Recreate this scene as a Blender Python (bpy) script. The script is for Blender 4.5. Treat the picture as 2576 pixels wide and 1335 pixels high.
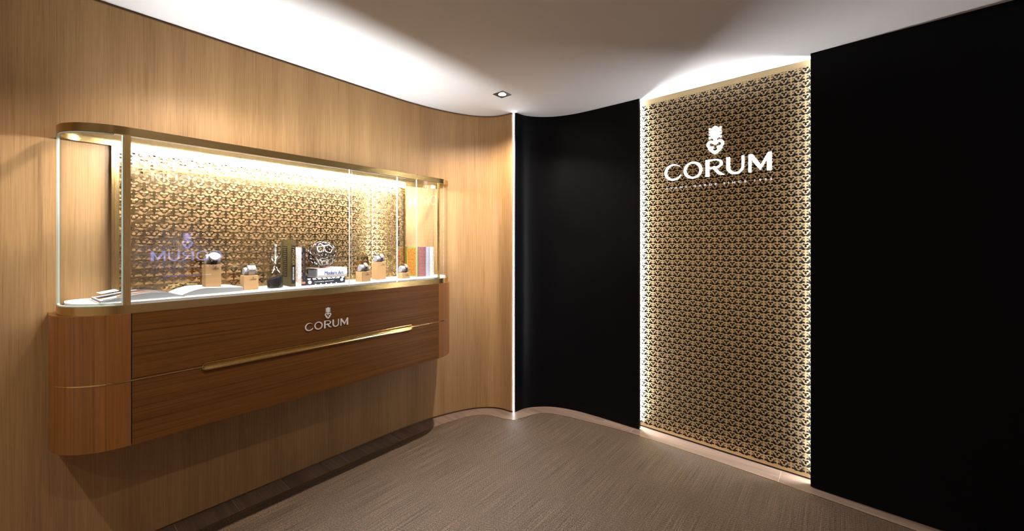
import bpy, bmesh, math, random
import numpy as np
from mathutils import Vector, Matrix
from mathutils.geometry import delaunay_2d_cdt

# ------------------------------------------------------------------ clear
for o in list(bpy.data.objects):
    bpy.data.objects.remove(o, do_unlink=True)
sc = bpy.context.scene
C = sc.collection
random.seed(7)

# ------------------------------------------------------------------ camera, world, exposure
cam_d = bpy.data.cameras.new('camera')
cam = bpy.data.objects.new('camera', cam_d)
C.objects.link(cam)
cam.location = (0, 0, 1.45)
cam.rotation_euler = (math.radians(90), 0, math.radians(40.05))
cam_d.sensor_width = 36.0
cam_d.lens = 36.0 * 985.0 / 2576.0
cam_d.shift_y = -52.5 / 2576.0
cam_d.clip_start = 0.02
sc.camera = cam

world = bpy.data.worlds.new('world')
sc.world = world
world.use_nodes = True
world.node_tree.nodes['Background'].inputs[0].default_value = (0.9, 0.85, 0.8, 1)
world.node_tree.nodes['Background'].inputs[1].default_value = 0.0

vs = sc.view_settings
vs.view_transform = 'Standard'
vs.look = 'None'
vs.exposure = 0.0
vs.gamma = 1.0
vs.use_curve_mapping = False
sc.cycles.max_bounces = 10
sc.cycles.diffuse_bounces = 5
sc.cycles.glossy_bounces = 5
sc.cycles.transparent_max_bounces = 40
sc.cycles.sample_clamp_indirect = 6.0
sc.cycles.caustics_reflective = False
sc.cycles.caustics_refractive = False

# brightness of the lamps of the room
P_DOWN = 78.0        # W of one downlight over the cabinet
E_CASE_UP = 560.0    # its weaker upward row
E_CASE = 640.0       # LED strip in the display case
E_CORNER = 26.0      # LED strip in the corner
E_REVEAL = 170.0     # LED strips beside the key screen
E_SIGN = 3.2

# ------------------------------------------------------------------ helpers: materials
def new_mat(name):
    m = bpy.data.materials.new(name)
    m.use_nodes = True
    nt = m.node_tree
    nt.nodes.clear()
    out = nt.nodes.new('ShaderNodeOutputMaterial')
    return m, nt, out

def N(nt, kind, **kw):
    n = nt.nodes.new(kind)
    for k, v in kw.items():
        if k == 'ins':
            for kk, vv in v.items():
                n.inputs[kk].default_value = vv
        else:
            setattr(n, k, v)
    return n

def plain(name, col, rough=0.5, metal=0.0, spec=0.5, noise=0.0, nscale=60.0, bump=0.0, coat=0.0):
    m, nt, out = new_mat(name)
    b = N(nt, 'ShaderNodeBsdfPrincipled')
    b.inputs['Base Color'].default_value = (*col, 1)
    b.inputs['Roughness'].default_value = rough
    b.inputs['Metallic'].default_value = metal
    b.inputs['Specular IOR Level'].default_value = spec
    b.inputs['Coat Weight'].default_value = coat
    nt.links.new(b.outputs[0], out.inputs[0])
    tc = N(nt, 'ShaderNodeTexCoord')
    nz = N(nt, 'ShaderNodeTexNoise')
    nz.inputs['Scale'].default_value = nscale
    nz.inputs['Detail'].default_value = 3
    nt.links.new(tc.outputs['Object'], nz.inputs['Vector'])
    if noise > 0:
        mx = N(nt, 'ShaderNodeMix', data_type='RGBA')
        mx.inputs[6].default_value = (*[c * (1 - noise) for c in col], 1)
        mx.inputs[7].default_value = (*[min(1, c * (1 + noise)) for c in col], 1)
        nt.links.new(nz.outputs['Fac'], mx.inputs[0])
        nt.links.new(mx.outputs[2], b.inputs['Base Color'])
    if bump > 0:
        bp = N(nt, 'ShaderNodeBump')
        bp.inputs['Strength'].default_value = bump
        bp.inputs['Distance'].default_value = 0.001
        nt.links.new(nz.outputs['Fac'], bp.inputs['Height'])
        nt.links.new(bp.outputs[0], b.inputs['Normal'])
    return m

def emit(name, col, strength):
    m, nt, out = new_mat(name)
    e = N(nt, 'ShaderNodeEmission')
    e.inputs[0].default_value = (*col, 1)
    e.inputs[1].default_value = strength
    nt.links.new(e.outputs[0], out.inputs[0])
    return m

def wood(name, dark, mid, light, grain, rough=0.45, k=1.0, coat=0.0, contrast=1.0, spec=0.4, streak=0.5, bandk=9.0, rand=False, fine=190, lines=0.0, pore=0.8):
    """veneer: grain = axis index along which the fibres run (object coordinates)"""
    m, nt, out = new_mat(name)
    L = nt.links
    b = N(nt, 'ShaderNodeBsdfPrincipled')
    b.inputs['Roughness'].default_value = rough
    b.inputs['Specular IOR Level'].default_value = spec
    b.inputs['Coat Weight'].default_value = coat
    b.inputs['Coat Roughness'].default_value = 0.25
    L.new(b.outputs[0], out.inputs[0])
    tc = N(nt, 'ShaderNodeTexCoord')
    src = tc.outputs['Object']
    if rand:
        oi = N(nt, 'ShaderNodeObjectInfo')
        ml = N(nt, 'ShaderNodeMath', operation='MULTIPLY'); ml.inputs[1].default_value = 37.0
        L.new(oi.outputs['Random'], ml.inputs[0])
        ad = N(nt, 'ShaderNodeVectorMath', operation='ADD')
        L.new(src, ad.inputs[0]); L.new(ml.outputs[0], ad.inputs[1])
        src = ad.outputs[0]
    def mapped(across, along):
        mp = N(nt, 'ShaderNodeMapping')
        s = [across * k] * 3
        s[grain] = along * k
        mp.inputs['Scale'].default_value = s
        L.new(src, mp.inputs['Vector'])
        return mp.outputs[0]
    n1 = N(nt, 'ShaderNodeTexNoise'); n1.inputs['Scale'].default_value = 1; n1.inputs['Detail'].default_value = 4
    n1.inputs['Roughness'].default_value = 0.6; n1.inputs['Distortion'].default_value = 0.4
    L.new(mapped(bandk, 0.45), n1.inputs['Vector'])
    n2 = N(nt, 'ShaderNodeTexNoise'); n2.inputs['Scale'].default_value = 1; n2.inputs['Detail'].default_value = 5
    n2.inputs['Roughness'].default_value = 0.7; n2.inputs['Distortion'].default_value = 0.3
    L.new(mapped(fine, 2.4), n2.inputs['Vector'])
    n3 = N(nt, 'ShaderNodeTexNoise'); n3.inputs['Scale'].default_value = 1; n3.inputs['Detail'].default_value = 2
    L.new(mapped(480, 6.0), n3.inputs['Vector'])
    a1 = N(nt, 'ShaderNodeMath', operation='MULTIPLY_ADD'); a1.inputs[1].default_value = streak
    L.new(n2.outputs['Fac'], a1.inputs[0])
    sc1 = N(nt, 'ShaderNodeMath', operation='MULTIPLY'); sc1.inputs[1].default_value = 1 - streak
    L.new(n1.outputs['Fac'], sc1.inputs[0]); L.new(sc1.outputs[0], a1.inputs[2])
    ramp = N(nt, 'ShaderNodeValToRGB')
    e = ramp.color_ramp.elements
    w = 0.17 / contrast
    e[0].position = 0.5 - w; e[0].color = (*dark, 1)
    e[1].position = 0.5 + w; e[1].color = (*light, 1)
    em = ramp.color_ramp.elements.new(0.5); em.color = (*mid, 1)
    L.new(a1.outputs[0], ramp.inputs[0])
    # dark pores
    pr = N(nt, 'ShaderNodeMapRange'); pr.inputs[1].default_value = 0.30; pr.inputs[2].default_value = 0.46
    pr.inputs[3].default_value = pore; pr.inputs[4].default_value = 1.0
    L.new(n3.outputs['Fac'], pr.inputs[0])
    mx = N(nt, 'ShaderNodeMix', data_type='RGBA', blend_type='MULTIPLY'); mx.inputs[0].default_value = 1
    L.new(ramp.outputs[0], mx.inputs[6]); L.new(pr.outputs[0], mx.inputs[7])
    col = mx.outputs[2]
    if lines > 0:
        n4 = N(nt, 'ShaderNodeTexNoise'); n4.inputs['Scale'].default_value = 1; n4.inputs['Detail'].default_value = 3
        L.new(mapped(115, 0.5), n4.inputs['Vector'])
        lr = N(nt, 'ShaderNodeMapRange'); lr.inputs[1].default_value = 0.56; lr.inputs[2].default_value = 0.66
        lr.inputs[3].default_value = 1.0; lr.inputs[4].default_value = 1 - lines
        L.new(n4.outputs['Fac'], lr.inputs[0])
        m2 = N(nt, 'ShaderNodeMix', data_type='RGBA', blend_type='MULTIPLY'); m2.inputs[0].default_value = 1
        L.new(col, m2.inputs[6]); L.new(lr.outputs[0], m2.inputs[7]); col = m2.outputs[2]
    L.new(col, b.inputs['Base Color'])
    bp = N(nt, 'ShaderNodeBump'); bp.inputs['Strength'].default_value = 0.12; bp.inputs['Distance'].default_value = 0.0006
    L.new(n2.outputs['Fac'], bp.inputs['Height']); L.new(bp.outputs[0], b.inputs['Normal'])
    return m

def brushed(name, col, rough, axis=1, bump=0.02):
    m, nt, out = new_mat(name)
    L = nt.links
    b = N(nt, 'ShaderNodeBsdfPrincipled')
    b.inputs['Metallic'].default_value = 1
    b.inputs['Base Color'].default_value = (*col, 1)
    L.new(b.outputs[0], out.inputs[0])
    tc = N(nt, 'ShaderNodeTexCoord'); mp = N(nt, 'ShaderNodeMapping')
    s = [700.0] * 3; s[axis] = 5.0
    mp.inputs['Scale'].default_value = s
    L.new(tc.outputs['Object'], mp.inputs['Vector'])
    nz = N(nt, 'ShaderNodeTexNoise'); nz.inputs['Scale'].default_value = 1; nz.inputs['Detail'].default_value = 2
    L.new(mp.outputs[0], nz.inputs['Vector'])
    mr = N(nt, 'ShaderNodeMapRange'); mr.inputs[3].default_value = rough * 0.75; mr.inputs[4].default_value = rough * 1.3
    L.new(nz.outputs['Fac'], mr.inputs[0]); L.new(mr.outputs[0], b.inputs['Roughness'])
    bp = N(nt, 'ShaderNodeBump'); bp.inputs['Strength'].default_value = bump; bp.inputs['Distance'].default_value = 0.0005
    L.new(nz.outputs['Fac'], bp.inputs['Height']); L.new(bp.outputs[0], b.inputs['Normal'])
    return m

def glass(name, tint=(1, 1, 1), base=0.035, rough=0.0, k=1.0):
    """clear pane: transparent with a Schlick reflection"""
    m, nt, out = new_mat(name)
    L = nt.links
    tr = N(nt, 'ShaderNodeBsdfTransparent'); tr.inputs[0].default_value = (*tint, 1)
    gl = N(nt, 'ShaderNodeBsdfGlossy'); gl.inputs['Roughness'].default_value = rough
    lw = N(nt, 'ShaderNodeLayerWeight'); lw.inputs['Blend'].default_value = 0.5
    pw = N(nt, 'ShaderNodeMath', operation='POWER'); pw.inputs[1].default_value = 5
    L.new(lw.outputs['Facing'], pw.inputs[0])
    ma = N(nt, 'ShaderNodeMath', operation='MULTIPLY_ADD'); ma.inputs[1].default_value = 0.9 * k; ma.inputs[2].default_value = base
    L.new(pw.outputs[0], ma.inputs[0])
    mx = N(nt, 'ShaderNodeMixShader')
    L.new(ma.outputs[0], mx.inputs[0]); L.new(tr.outputs[0], mx.inputs[1]); L.new(gl.outputs[0], mx.inputs[2])
    L.new(mx.outputs[0], out.inputs[0])
    return m

def carpet_mat():
    m, nt, out = new_mat('woven_carpet')
    L = nt.links
    b = N(nt, 'ShaderNodeBsdfPrincipled'); b.inputs['Roughness'].default_value = 0.5
    b.inputs['Specular IOR Level'].default_value = 0.45
    L.new(b.outputs[0], out.inputs[0])
    tc = N(nt, 'ShaderNodeTexCoord')
    sp = N(nt, 'ShaderNodeSeparateXYZ'); L.new(tc.outputs['Object'], sp.inputs[0])
    def noise(sx, sy, detail=2):
        mp = N(nt, 'ShaderNodeMapping'); mp.inputs['Scale'].default_value = (sx, sy, 1)
        L.new(tc.outputs['Object'], mp.inputs['Vector'])
        n = N(nt, 'ShaderNodeTexNoise'); n.inputs['Scale'].default_value = 1; n.inputs['Detail'].default_value = detail
        L.new(mp.outputs[0], n.inputs['Vector'])
        return n.outputs['Fac']
    def sinw(sock, per, ph=0.0):
        a = N(nt, 'ShaderNodeMath', operation='MULTIPLY_ADD'); a.inputs[1].default_value = 2 * math.pi / per; a.inputs[2].default_value = ph
        L.new(sock, a.inputs[0])
        s = N(nt, 'ShaderNodeMath', operation='SINE'); L.new(a.outputs[0], s.inputs[0])
        return s.outputs[0]
    wx = sinw(sp.outputs['X'], 0.0085); wy = sinw(sp.outputs['Y'], 0.0095)
    wv = N(nt, 'ShaderNodeMath', operation='MULTIPLY'); L.new(wx, wv.inputs[0]); L.new(wy, wv.inputs[1])
    st = noise(420, 2.2, 2)            # long streaks running along the room
    fi = noise(150, 150, 1)
    a = N(nt, 'ShaderNodeMath', operation='MULTIPLY_ADD'); a.inputs[1].default_value = 0.30
    L.new(wv.outputs[0], a.inputs[0]); a.inputs[2].default_value = 0.0
    c = N(nt, 'ShaderNodeMath', operation='MULTIPLY_ADD'); c.inputs[1].default_value = 0.70
    L.new(st, c.inputs[0]); L.new(a.outputs[0], c.inputs[2])
    d = N(nt, 'ShaderNodeMath', operation='MULTIPLY_ADD'); d.inputs[1].default_value = 0.60
    L.new(fi, d.inputs[0]); L.new(c.outputs[0], d.inputs[2])
    ramp = N(nt, 'ShaderNodeValToRGB'); e = ramp.color_ramp.elements
    e[0].position = 0.42; e[0].color = (0.008, 0.0055, 0.005, 1)
    e[1].position = 0.90; e[1].color = (0.235, 0.157, 0.098, 1)
    em = ramp.color_ramp.elements.new(0.64); em.color = (0.034, 0.0210, 0.0145, 1)
    L.new(d.outputs[0], ramp.inputs[0]); L.new(ramp.outputs[0], b.inputs['Base Color'])
    bp = N(nt, 'ShaderNodeBump'); bp.inputs['Strength'].default_value = 0.5; bp.inputs['Distance'].default_value = 0.0015
    L.new(wv.outputs[0], bp.inputs['Height']); L.new(bp.outputs[0], b.inputs['Normal'])
    return m

def pattern(name, base, ink, scale, thresh=0.5, kind='voronoi', stretch=(1, 1, 1), rough=0.45, third=None):
    """printed cover: two or three flat inks"""
    m, nt, out = new_mat(name)
    L = nt.links
    b = N(nt, 'ShaderNodeBsdfPrincipled'); b.inputs['Roughness'].default_value = rough; b.inputs['Specular IOR Level'].default_value = 0.2
    L.new(b.outputs[0], out.inputs[0])
    tc = N(nt, 'ShaderNodeTexCoord'); mp = N(nt, 'ShaderNodeMapping'); mp.inputs['Scale'].default_value = stretch
    L.new(tc.outputs['Object'], mp.inputs['Vector'])
    if kind == 'voronoi':
        t = N(nt, 'ShaderNodeTexVoronoi'); t.inputs['Scale'].default_value = scale; o = t.outputs['Distance']
    elif kind == 'ring':
        t = N(nt, 'ShaderNodeTexVoronoi'); t.inputs['Scale'].default_value = scale
        p = N(nt, 'ShaderNodeMath', operation='PINGPONG'); p.inputs[1].default_value = 0.2
        L.new(t.outputs['Distance'], p.inputs[0]); o = p.outputs[0]
    elif kind == 'wave':
        t = N(nt, 'ShaderNodeTexWave'); t.inputs['Scale'].default_value = scale; t.inputs['Distortion'].default_value = 6
        t.inputs['Detail'].default_value = 1; t.inputs['Detail Scale'].default_value = 1.5; o = t.outputs['Fac']
    else:
        t = N(nt, 'ShaderNodeTexNoise'); t.inputs['Scale'].default_value = scale; t.inputs['Detail'].default_value = 1; o = t.outputs['Fac']
    r = N(nt, 'ShaderNodeValToRGB'); r.color_ramp.interpolation = 'CONSTANT'
    e = r.color_ramp.elements
    e[0].position = 0; e[0].color = (*ink, 1); e[1].position = thresh; e[1].color = (*base, 1)
    if third:
        x = r.color_ramp.elements.new(min(0.99, thresh * 1.5)); x.color = (*third, 1)
    L.new(o, r.inputs[0]); L.new(r.outputs[0], b.inputs['Base Color'])
    return m

MAT = dict(
    oak=wood('oak_veneer', (0.225, 0.120, 0.048), (0.325, 0.184, 0.078), (0.405, 0.238, 0.108), 2, rough=0.42, contrast=1.05, spec=0.35, bandk=7, streak=0.55, fine=170),
    oak_dark=plain('oak_edge', (0.17, 0.09, 0.035), 0.6, noise=0.2),
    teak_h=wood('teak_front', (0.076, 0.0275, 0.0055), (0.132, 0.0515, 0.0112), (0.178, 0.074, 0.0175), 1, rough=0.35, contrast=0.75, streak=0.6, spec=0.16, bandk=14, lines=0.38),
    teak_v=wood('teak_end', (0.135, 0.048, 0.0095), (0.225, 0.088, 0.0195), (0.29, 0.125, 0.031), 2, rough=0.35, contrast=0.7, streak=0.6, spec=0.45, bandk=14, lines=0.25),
    oak_block=wood('pale_oak_block', (0.33, 0.18, 0.075), (0.40, 0.23, 0.10), (0.46, 0.275, 0.13), 1, rough=0.5, contrast=0.8, k=1.3),
    plank=wood('wood_look_tile', (0.085, 0.054, 0.038), (0.165, 0.112, 0.082), (0.26, 0.185, 0.138), 0, rough=0.45, contrast=1.0, streak=0.45, spec=0.45, bandk=11, rand=True),
    grout=plain('grout', (0.46, 0.39, 0.31), 0.8, noise=0.1),
    carpet=carpet_mat(),
    brass=brushed('brushed_brass', (0.53, 0.38, 0.165), 0.24, axis=1),
    brass_v=brushed('brushed_brass_upright', (0.68, 0.46, 0.19), 0.26, axis=2),
    brass_pol=plain('polished_brass', (0.72, 0.50, 0.20), 0.20, 1.0),
    brass_key=brushed('satin_gold_screen', (0.79, 0.61, 0.345), 0.34, axis=0, bump=0.01),
    brass_lat=brushed('satin_brass_lattice', (0.60, 0.44, 0.20), 0.15, axis=1, bump=0.008),
    black=plain('black_lacquer_wall', (0.0016, 0.0016, 0.0021), 0.40, spec=0.09, bump=0.05, nscale=25),
    black_gloss=plain('black_backing', (0.006, 0.006, 0.008), 0.25, spec=0.5, noise=0.1),
    white=plain('ceiling_paint', (0.86, 0.84, 0.815), 0.9, noise=0.01, nscale=4, spec=0.2),
    shelf=plain('white_suede_shelf', (0.82, 0.80, 0.76), 0.9, noise=0.06, nscale=900, bump=0.2),
    pane=glass('clear_glass', (0.985, 0.995, 0.99)),
    pane_edge=plain('polished_glass_edge', (0.62, 0.80, 0.76), 0.2, noise=0.03),
    lit_white=plain('painted_light_white', (0.85, 0.87, 0.86), 0.35, noise=0.02),  # white that paints in reflected light lines and the LED-bright rear rail
    hour=glass('blown_glass', (0.97, 0.98, 0.98), base=0.05, k=1.1),
    led=emit('case_led', (0.94, 0.965, 1.0), E_CASE),
    led_up=emit('case_led_up', (0.96, 0.975, 1.0), E_CASE_UP),
    led_c=emit('corner_led', (0.97, 0.97, 1.0), E_CORNER),
    led_r=emit('reveal_led', (0.97, 0.97, 1.0), E_REVEAL),
    sign_soft=emit('white_paint_glow', (0.95, 0.95, 1.0), 0.8),  # white painted tagline, given a glow so it reads as lit
    sign=emit('lit_letter', (1, 1, 1), E_SIGN),
    lens=emit('downlight_lens', (1, 0.97, 0.93), 60.0),
    violet=emit('violet_letter', (0.33, 0.38, 1.0), 7.0),
    lamp_sign=emit('white_letter_far', (1, 0.97, 0.95), 5.0),
    alu=plain('anodised_channel', (0.32, 0.31, 0.33), 0.35, 1.0, noise=0.05),
    dark_metal=plain('dark_fitting', (0.02, 0.018, 0.017), 0.4, 0.0, noise=0.1),
    letter=plain('white_lacquer_letter', (0.66, 0.65, 0.68), 0.4, noise=0.02),
    ink=plain('black_print', (0.012, 0.011, 0.010), 0.6, noise=0.1),
    navy=plain('navy_print', (0.03, 0.045, 0.25), 0.5, noise=0.05),
    white_print=plain('white_print', (0.85, 0.85, 0.82), 0.5, noise=0.03),
    gold_print=plain('gold_print', (0.45, 0.31, 0.10), 0.35, 0.6, noise=0.1),
    cushion=plain('pale_grey_suede', (0.235, 0.222, 0.24), 0.85, noise=0.06, nscale=500, bump=0.2),
    steel=plain('polished_steel', (0.78, 0.80, 0.84), 0.12, 1.0),
    rose=plain('rose_gold', (0.90, 0.55, 0.36), 0.15, 1.0),
    dial_white=plain('silvered_dial', (0.86, 0.86, 0.88), 0.25, noise=0.03),
    dial_blue=plain('pale_blue_dial', (0.55, 0.68, 0.85), 0.2, noise=0.3, nscale=250),
    strap_black=plain('black_leather', (0.012, 0.012, 0.016), 0.45, noise=0.2, nscale=400),
    strap_blue=plain('blue_black_leather', (0.014, 0.022, 0.06), 0.35, noise=0.2, nscale=400),
    strap_white=plain('white_leather', (0.76, 0.76, 0.80), 0.5, noise=0.05),
    orange_print=plain('orange_print', (0.55, 0.10, 0.03), 0.5, noise=0.2),
    paper=plain('page_edges', (0.30, 0.30, 0.31), 0.8, noise=0.10, nscale=500),
    page=plain('page_paper', (0.84, 0.83, 0.81), 0.6, noise=0.02),
    ball=plain('aged_silver', (0.30, 0.26, 0.24), 0.24, 1.0, noise=0.25, nscale=40),
    sand=plain('black_sand', (0.004, 0.004, 0.005), 0.8, noise=0.4, nscale=900, spec=0.1),
    cover_gold=pattern('black_gold_cover', (0.006, 0.005, 0.004), (0.22, 0.15, 0.045), 60, 0.46, 'noise'),
    cover_black=plain('black_cover', (0.005, 0.0045, 0.005), 0.5, noise=0.1, spec=0.15),
    cover_white=pattern('white_fan_cover', (0.80, 0.78, 0.76), (0.62, 0.40, 0.33), 6, 0.14, 'wave'),
    cover_dark=plain('charcoal_cover', (0.010, 0.011, 0.017), 0.5, noise=0.1, spec=0.15),
    copper=plain('copper_print', (0.50, 0.20, 0.09), 0.4, 0.3, noise=0.1),
    cover_mod=plain('white_jacket', (0.82, 0.82, 0.83), 0.35, noise=0.02),
    cover_green=pattern('parrot_cover', (0.19, 0.26, 0.035), (0.42, 0.055, 0.012), 20, 0.52, 'noise', (1, 1, 0.55)),
    green=plain('green_cloth', (0.19, 0.26, 0.035), 0.6, noise=0.05),
    cover_pink=pattern('rose_fan_cover', (0.15, 0.06, 0.065), (0.34, 0.27, 0.14), 26, 0.30, 'voronoi', third=(0.24, 0.075, 0.10)),
    cover_blue=pattern('pale_blue_cover', (0.30, 0.40, 0.52), (0.36, 0.20, 0.28), 17, 0.06, 'ring'),
    cover_ring=pattern('white_ring_cover', (0.55, 0.54, 0.52), (0.03, 0.03, 0.03), 12, 0.035, 'ring'),
    photo_sky=plain('photo_sky', (0.22, 0.32, 0.48), 0.35, noise=0.35, nscale=20),
    photo_brown=plain('photo_brown', (0.09, 0.04, 0.02), 0.35, noise=0.4, nscale=35),
    photo_violet=plain('photo_violet', (0.03, 0.028, 0.065), 0.35, noise=0.3, nscale=30),
    photo_slate=plain('photo_slate', (0.09, 0.115, 0.13), 0.35, noise=0.3, nscale=25),
    photo_tan=plain('photo_tan', (0.24, 0.11, 0.05), 0.35, noise=0.4, nscale=50),
    wall_far=plain('dim_grey_wall', (0.58, 0.49, 0.39), 0.8, noise=0.1, nscale=5),
)

# ------------------------------------------------------------------ helpers: objects
def link(name, me, mat, parent=None):
    o = bpy.data.objects.new(name, me)
    C.objects.link(o)
    if mat is not None and not me.materials:
        for mm in (mat if isinstance(mat, (list, tuple)) else [mat]):
            me.materials.append(MAT[mm] if isinstance(mm, str) else mm)
    if parent is not None:
        o.parent = parent
    return o

def mesh(name, verts, faces, smooth=False):
    me = bpy.data.meshes.new(name)
    me.from_pydata([tuple(v) for v in verts], [], faces)
    bm = bmesh.new(); bm.from_mesh(me)
    bmesh.ops.recalc_face_normals(bm, faces=bm.faces)
    bm.to_mesh(me); bm.free()
    if smooth:
        shade(me)
    return me

def shade(me, ang=40):
    me.shade_smooth()
    try:
        me.set_sharp_from_angle(angle=math.radians(ang))
    except Exception:
        pass

def build(name, vf, mat, parent=None, smooth=False, M=None, world=True):
    """vf = (verts, faces); verts are world coordinates (or parent-local with world=False)"""
    verts, faces = vf
    V = np.array(verts, dtype=float).reshape(-1, 3)
    if M is not None:
        A = np.array(M)
        V = V @ A[:3, :3].T + A[:3, 3]
    if parent is not None and world:
        p = parent
        while p is not None:
            V = V - np.array(p.location)
            p = p.parent
    return link(name, mesh(name, V, faces, smooth), mat, parent)

def join(*parts):
    V, F = [], []
    for v, f in parts:
        n = len(V)
        V += [tuple(q) for q in v]
        F += [tuple(i + n for i in q) for q in f]
    return V, F

def box(x0, x1, y0, y1, z0, z1):
    v = [(x, y, z) for z in (z0, z1) for y in (y0, y1) for x in (x0, x1)]
    return v, [(0, 2, 3, 1), (4, 5, 7, 6), (0, 1, 5, 4), (2, 6, 7, 3), (0, 4, 6, 2), (1, 3, 7, 5)]

def prism(poly, z0, z1):
    n = len(poly)
    v = [(p[0], p[1], z0) for p in poly] + [(p[0], p[1], z1) for p in poly]
    f = [tuple(range(n))[::-1], tuple(range(n, 2 * n))]
    f += [(i, (i + 1) % n, n + (i + 1) % n, n + i) for i in range(n)]
    return v, f

def ring(outer, inner, z0, z1, closed=True):
    """band between two plan outlines with the same number of points"""
    n = len(outer)
    v = [(p[0], p[1], z) for z in (z0, z1) for L in (outer, inner) for p in L]
    f = []
    for i in range(n if closed else n - 1):
        j = (i + 1) % n
        oa, ob, ia, ib = i, j, n + i, n + j
        f += [(oa, ob, 2 * n + ob, 2 * n + oa), (ib, ia, 2 * n + ia, 2 * n + ib),
              (oa, ia, ib, ob), (2 * n + oa, 2 * n + ob, 2 * n + ib, 2 * n + ia)]
    if not closed:
        f += [(0, n, 3 * n, 2 * n), (n - 1, 3 * n - 1, 4 * n - 1, 2 * n - 1)][:1]
        f += [(n - 1, 3 * n - 1, 4 * n - 1, 2 * n - 1)]
    return v, f

def lathe(profile, seg=32):
    """profile: (r, z) list around the z axis"""
    v, f = [], []
    n = len(profile)
    for i in range(seg):
        a = 2 * math.pi * i / seg
        for r, z in profile:
            v.append((r * math.cos(a), r * math.sin(a), z))
    for i in range(seg):
        j = (i + 1) % seg
        for k in range(n - 1):
            f.append((i * n + k, j * n + k, j * n + k + 1, i * n + k + 1))
    return v, f

def tag(o, label, cat, group=None, kind=None):
    o['label'] = label
    o['category'] = cat
    if group: o['group'] = group
    if kind: o['kind'] = kind
    return o

def thing(name, label, cat, loc, rz=0.0, group=None):
    o = bpy.data.objects.new(name, None)
    C.objects.link(o)
    o.location = loc
    o.rotation_euler = (0, 0, rz)
    o.empty_display_size = 0.05
    return tag(o, label, cat, group)

def struct(name, vf, mat, label=None, smooth=False, parent=None, kind='structure'):
    o = build(name, vf, mat, parent, smooth)
    if parent is None:
        o['kind'] = kind
        if label:
            o['label'] = label
            o['category'] = 'room'
    return o

def spline(P, n=8):
    """Catmull-Rom through the points"""
    P = [np.array(p, float) for p in P]
    out = []
    for i in range(len(P) - 1):
        p0 = P[i - 1] if i else 2 * P[0] - P[1]
        p1, p2 = P[i], P[i + 1]
        p3 = P[i + 2] if i + 2 < len(P) else 2 * P[-1] - P[-2]
        for k in range(n):
            t = k / n
            out.append(tuple(0.5 * ((2 * p1) + (-p0 + p2) * t + (2 * p0 - 5 * p1 + 4 * p2 - p3) * t * t + (-p0 + 3 * p1 - 3 * p2 + p3) * t ** 3)))
    out.append(tuple(P[-1]))
    return out

def offset(L, d):
    """parallel polyline on the left-hand side (d>0)"""
    L = [np.array(p) for p in L]
    out = []
    for i, p in enumerate(L):
        t = L[min(i + 1, len(L) - 1)] - L[max(i - 1, 0)]
        t = t / np.linalg.norm(t)
        out.append((p[0] - t[1] * d, p[1] + t[0] * d))
    return out

# ------------------------------------------------------------------ helpers: flat shapes from outlines
def contours(F, x0, x1, y0, y1, nx, ny, tol):
    xs = np.linspace(x0, x1, nx); ys = np.linspace(y0, y1, ny)
    X, Y = np.meshgrid(xs, ys)
    D = F(X, Y) + 1e-9
    segs = {}
    def pt(a, b):
        (i, j), (k, l) = a, b
        t = D[j, i] / (D[j, i] - D[l, k])
        return (xs[i] + (xs[k] - xs[i]) * t, ys[j] + (ys[l] - ys[j]) * t)
    coords = {}
    adj = {}
    S = D < 0
    code = S[:-1, :-1] * 1 + S[:-1, 1:] * 2 + S[1:, 1:] * 4 + S[1:, :-1] * 8
    T = {1: [(3, 0)], 2: [(0, 1)], 3: [(3, 1)], 4: [(1, 2)], 5: [(3, 0), (1, 2)], 6: [(0, 2)], 7: [(3, 2)], 8: [(2, 3)],
         9: [(2, 0)], 10: [(0, 1), (2, 3)], 11: [(2, 1)], 12: [(1, 3)], 13: [(1, 0)], 14: [(0, 3)]}
    for j, i in zip(*np.nonzero((code > 0) & (code < 15))):
        i, j = int(i), int(j)
        E = [((i, j), (i + 1, j)), ((i + 1, j), (i + 1, j + 1)), ((i, j + 1), (i + 1, j + 1)), ((i, j), (i, j + 1))]
        for a, b in T[int(code[j, i])]:
            for q in (a, b):
                if E[q] not in coords: coords[E[q]] = pt(*E[q])
            adj.setdefault(E[a], []).append(E[b]); adj.setdefault(E[b], []).append(E[a])
    loops, seen = [], set()
    starts = [k for k in adj if len(adj[k]) == 1] + list(adj)
    for s in starts:
        if s in seen: continue
        path = [s]; seen.add(s); cur = s
        while True:
            nx_ = [q for q in adj[cur] if q not in seen]
            if not nx_: break
            cur = nx_[0]; seen.add(cur); path.append(cur)
        closed = len(path) > 2 and path[0] in adj[path[-1]]
        P = [coords[q] for q in path]
        loops.append((simplify(P, tol, closed), closed))
    return loops

def simplify(P, tol, closed):
    P = np.array(P)
    if closed:
        k = int(np.argmax(np.sum((P - P[0]) ** 2, 1)))
        a = dp(P[:k + 1], tol); b = dp(np.vstack([P[k:], P[:1]]), tol)
        return [tuple(q) for q in np.vstack([a[:-1], b[:-1]])]
    return [tuple(q) for q in dp(P, tol)]

def dp(P, tol):
    if len(P) < 3: return P
    a, b = P[0], P[-1]
    d = b - a; L = np.hypot(*d)
    if L < 1e-12:
        dist = np.hypot(*(P - a).T)
    else:
        dist = np.abs(d[0] * (P[:, 1] - a[1]) - d[1] * (P[:, 0] - a[0])) / L
    k = int(np.argmax(dist))
    if dist[k] < tol: return np.array([a, b])
    return np.vstack([dp(P[:k + 1], tol)[:-1], dp(P[k:], tol)])

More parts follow.
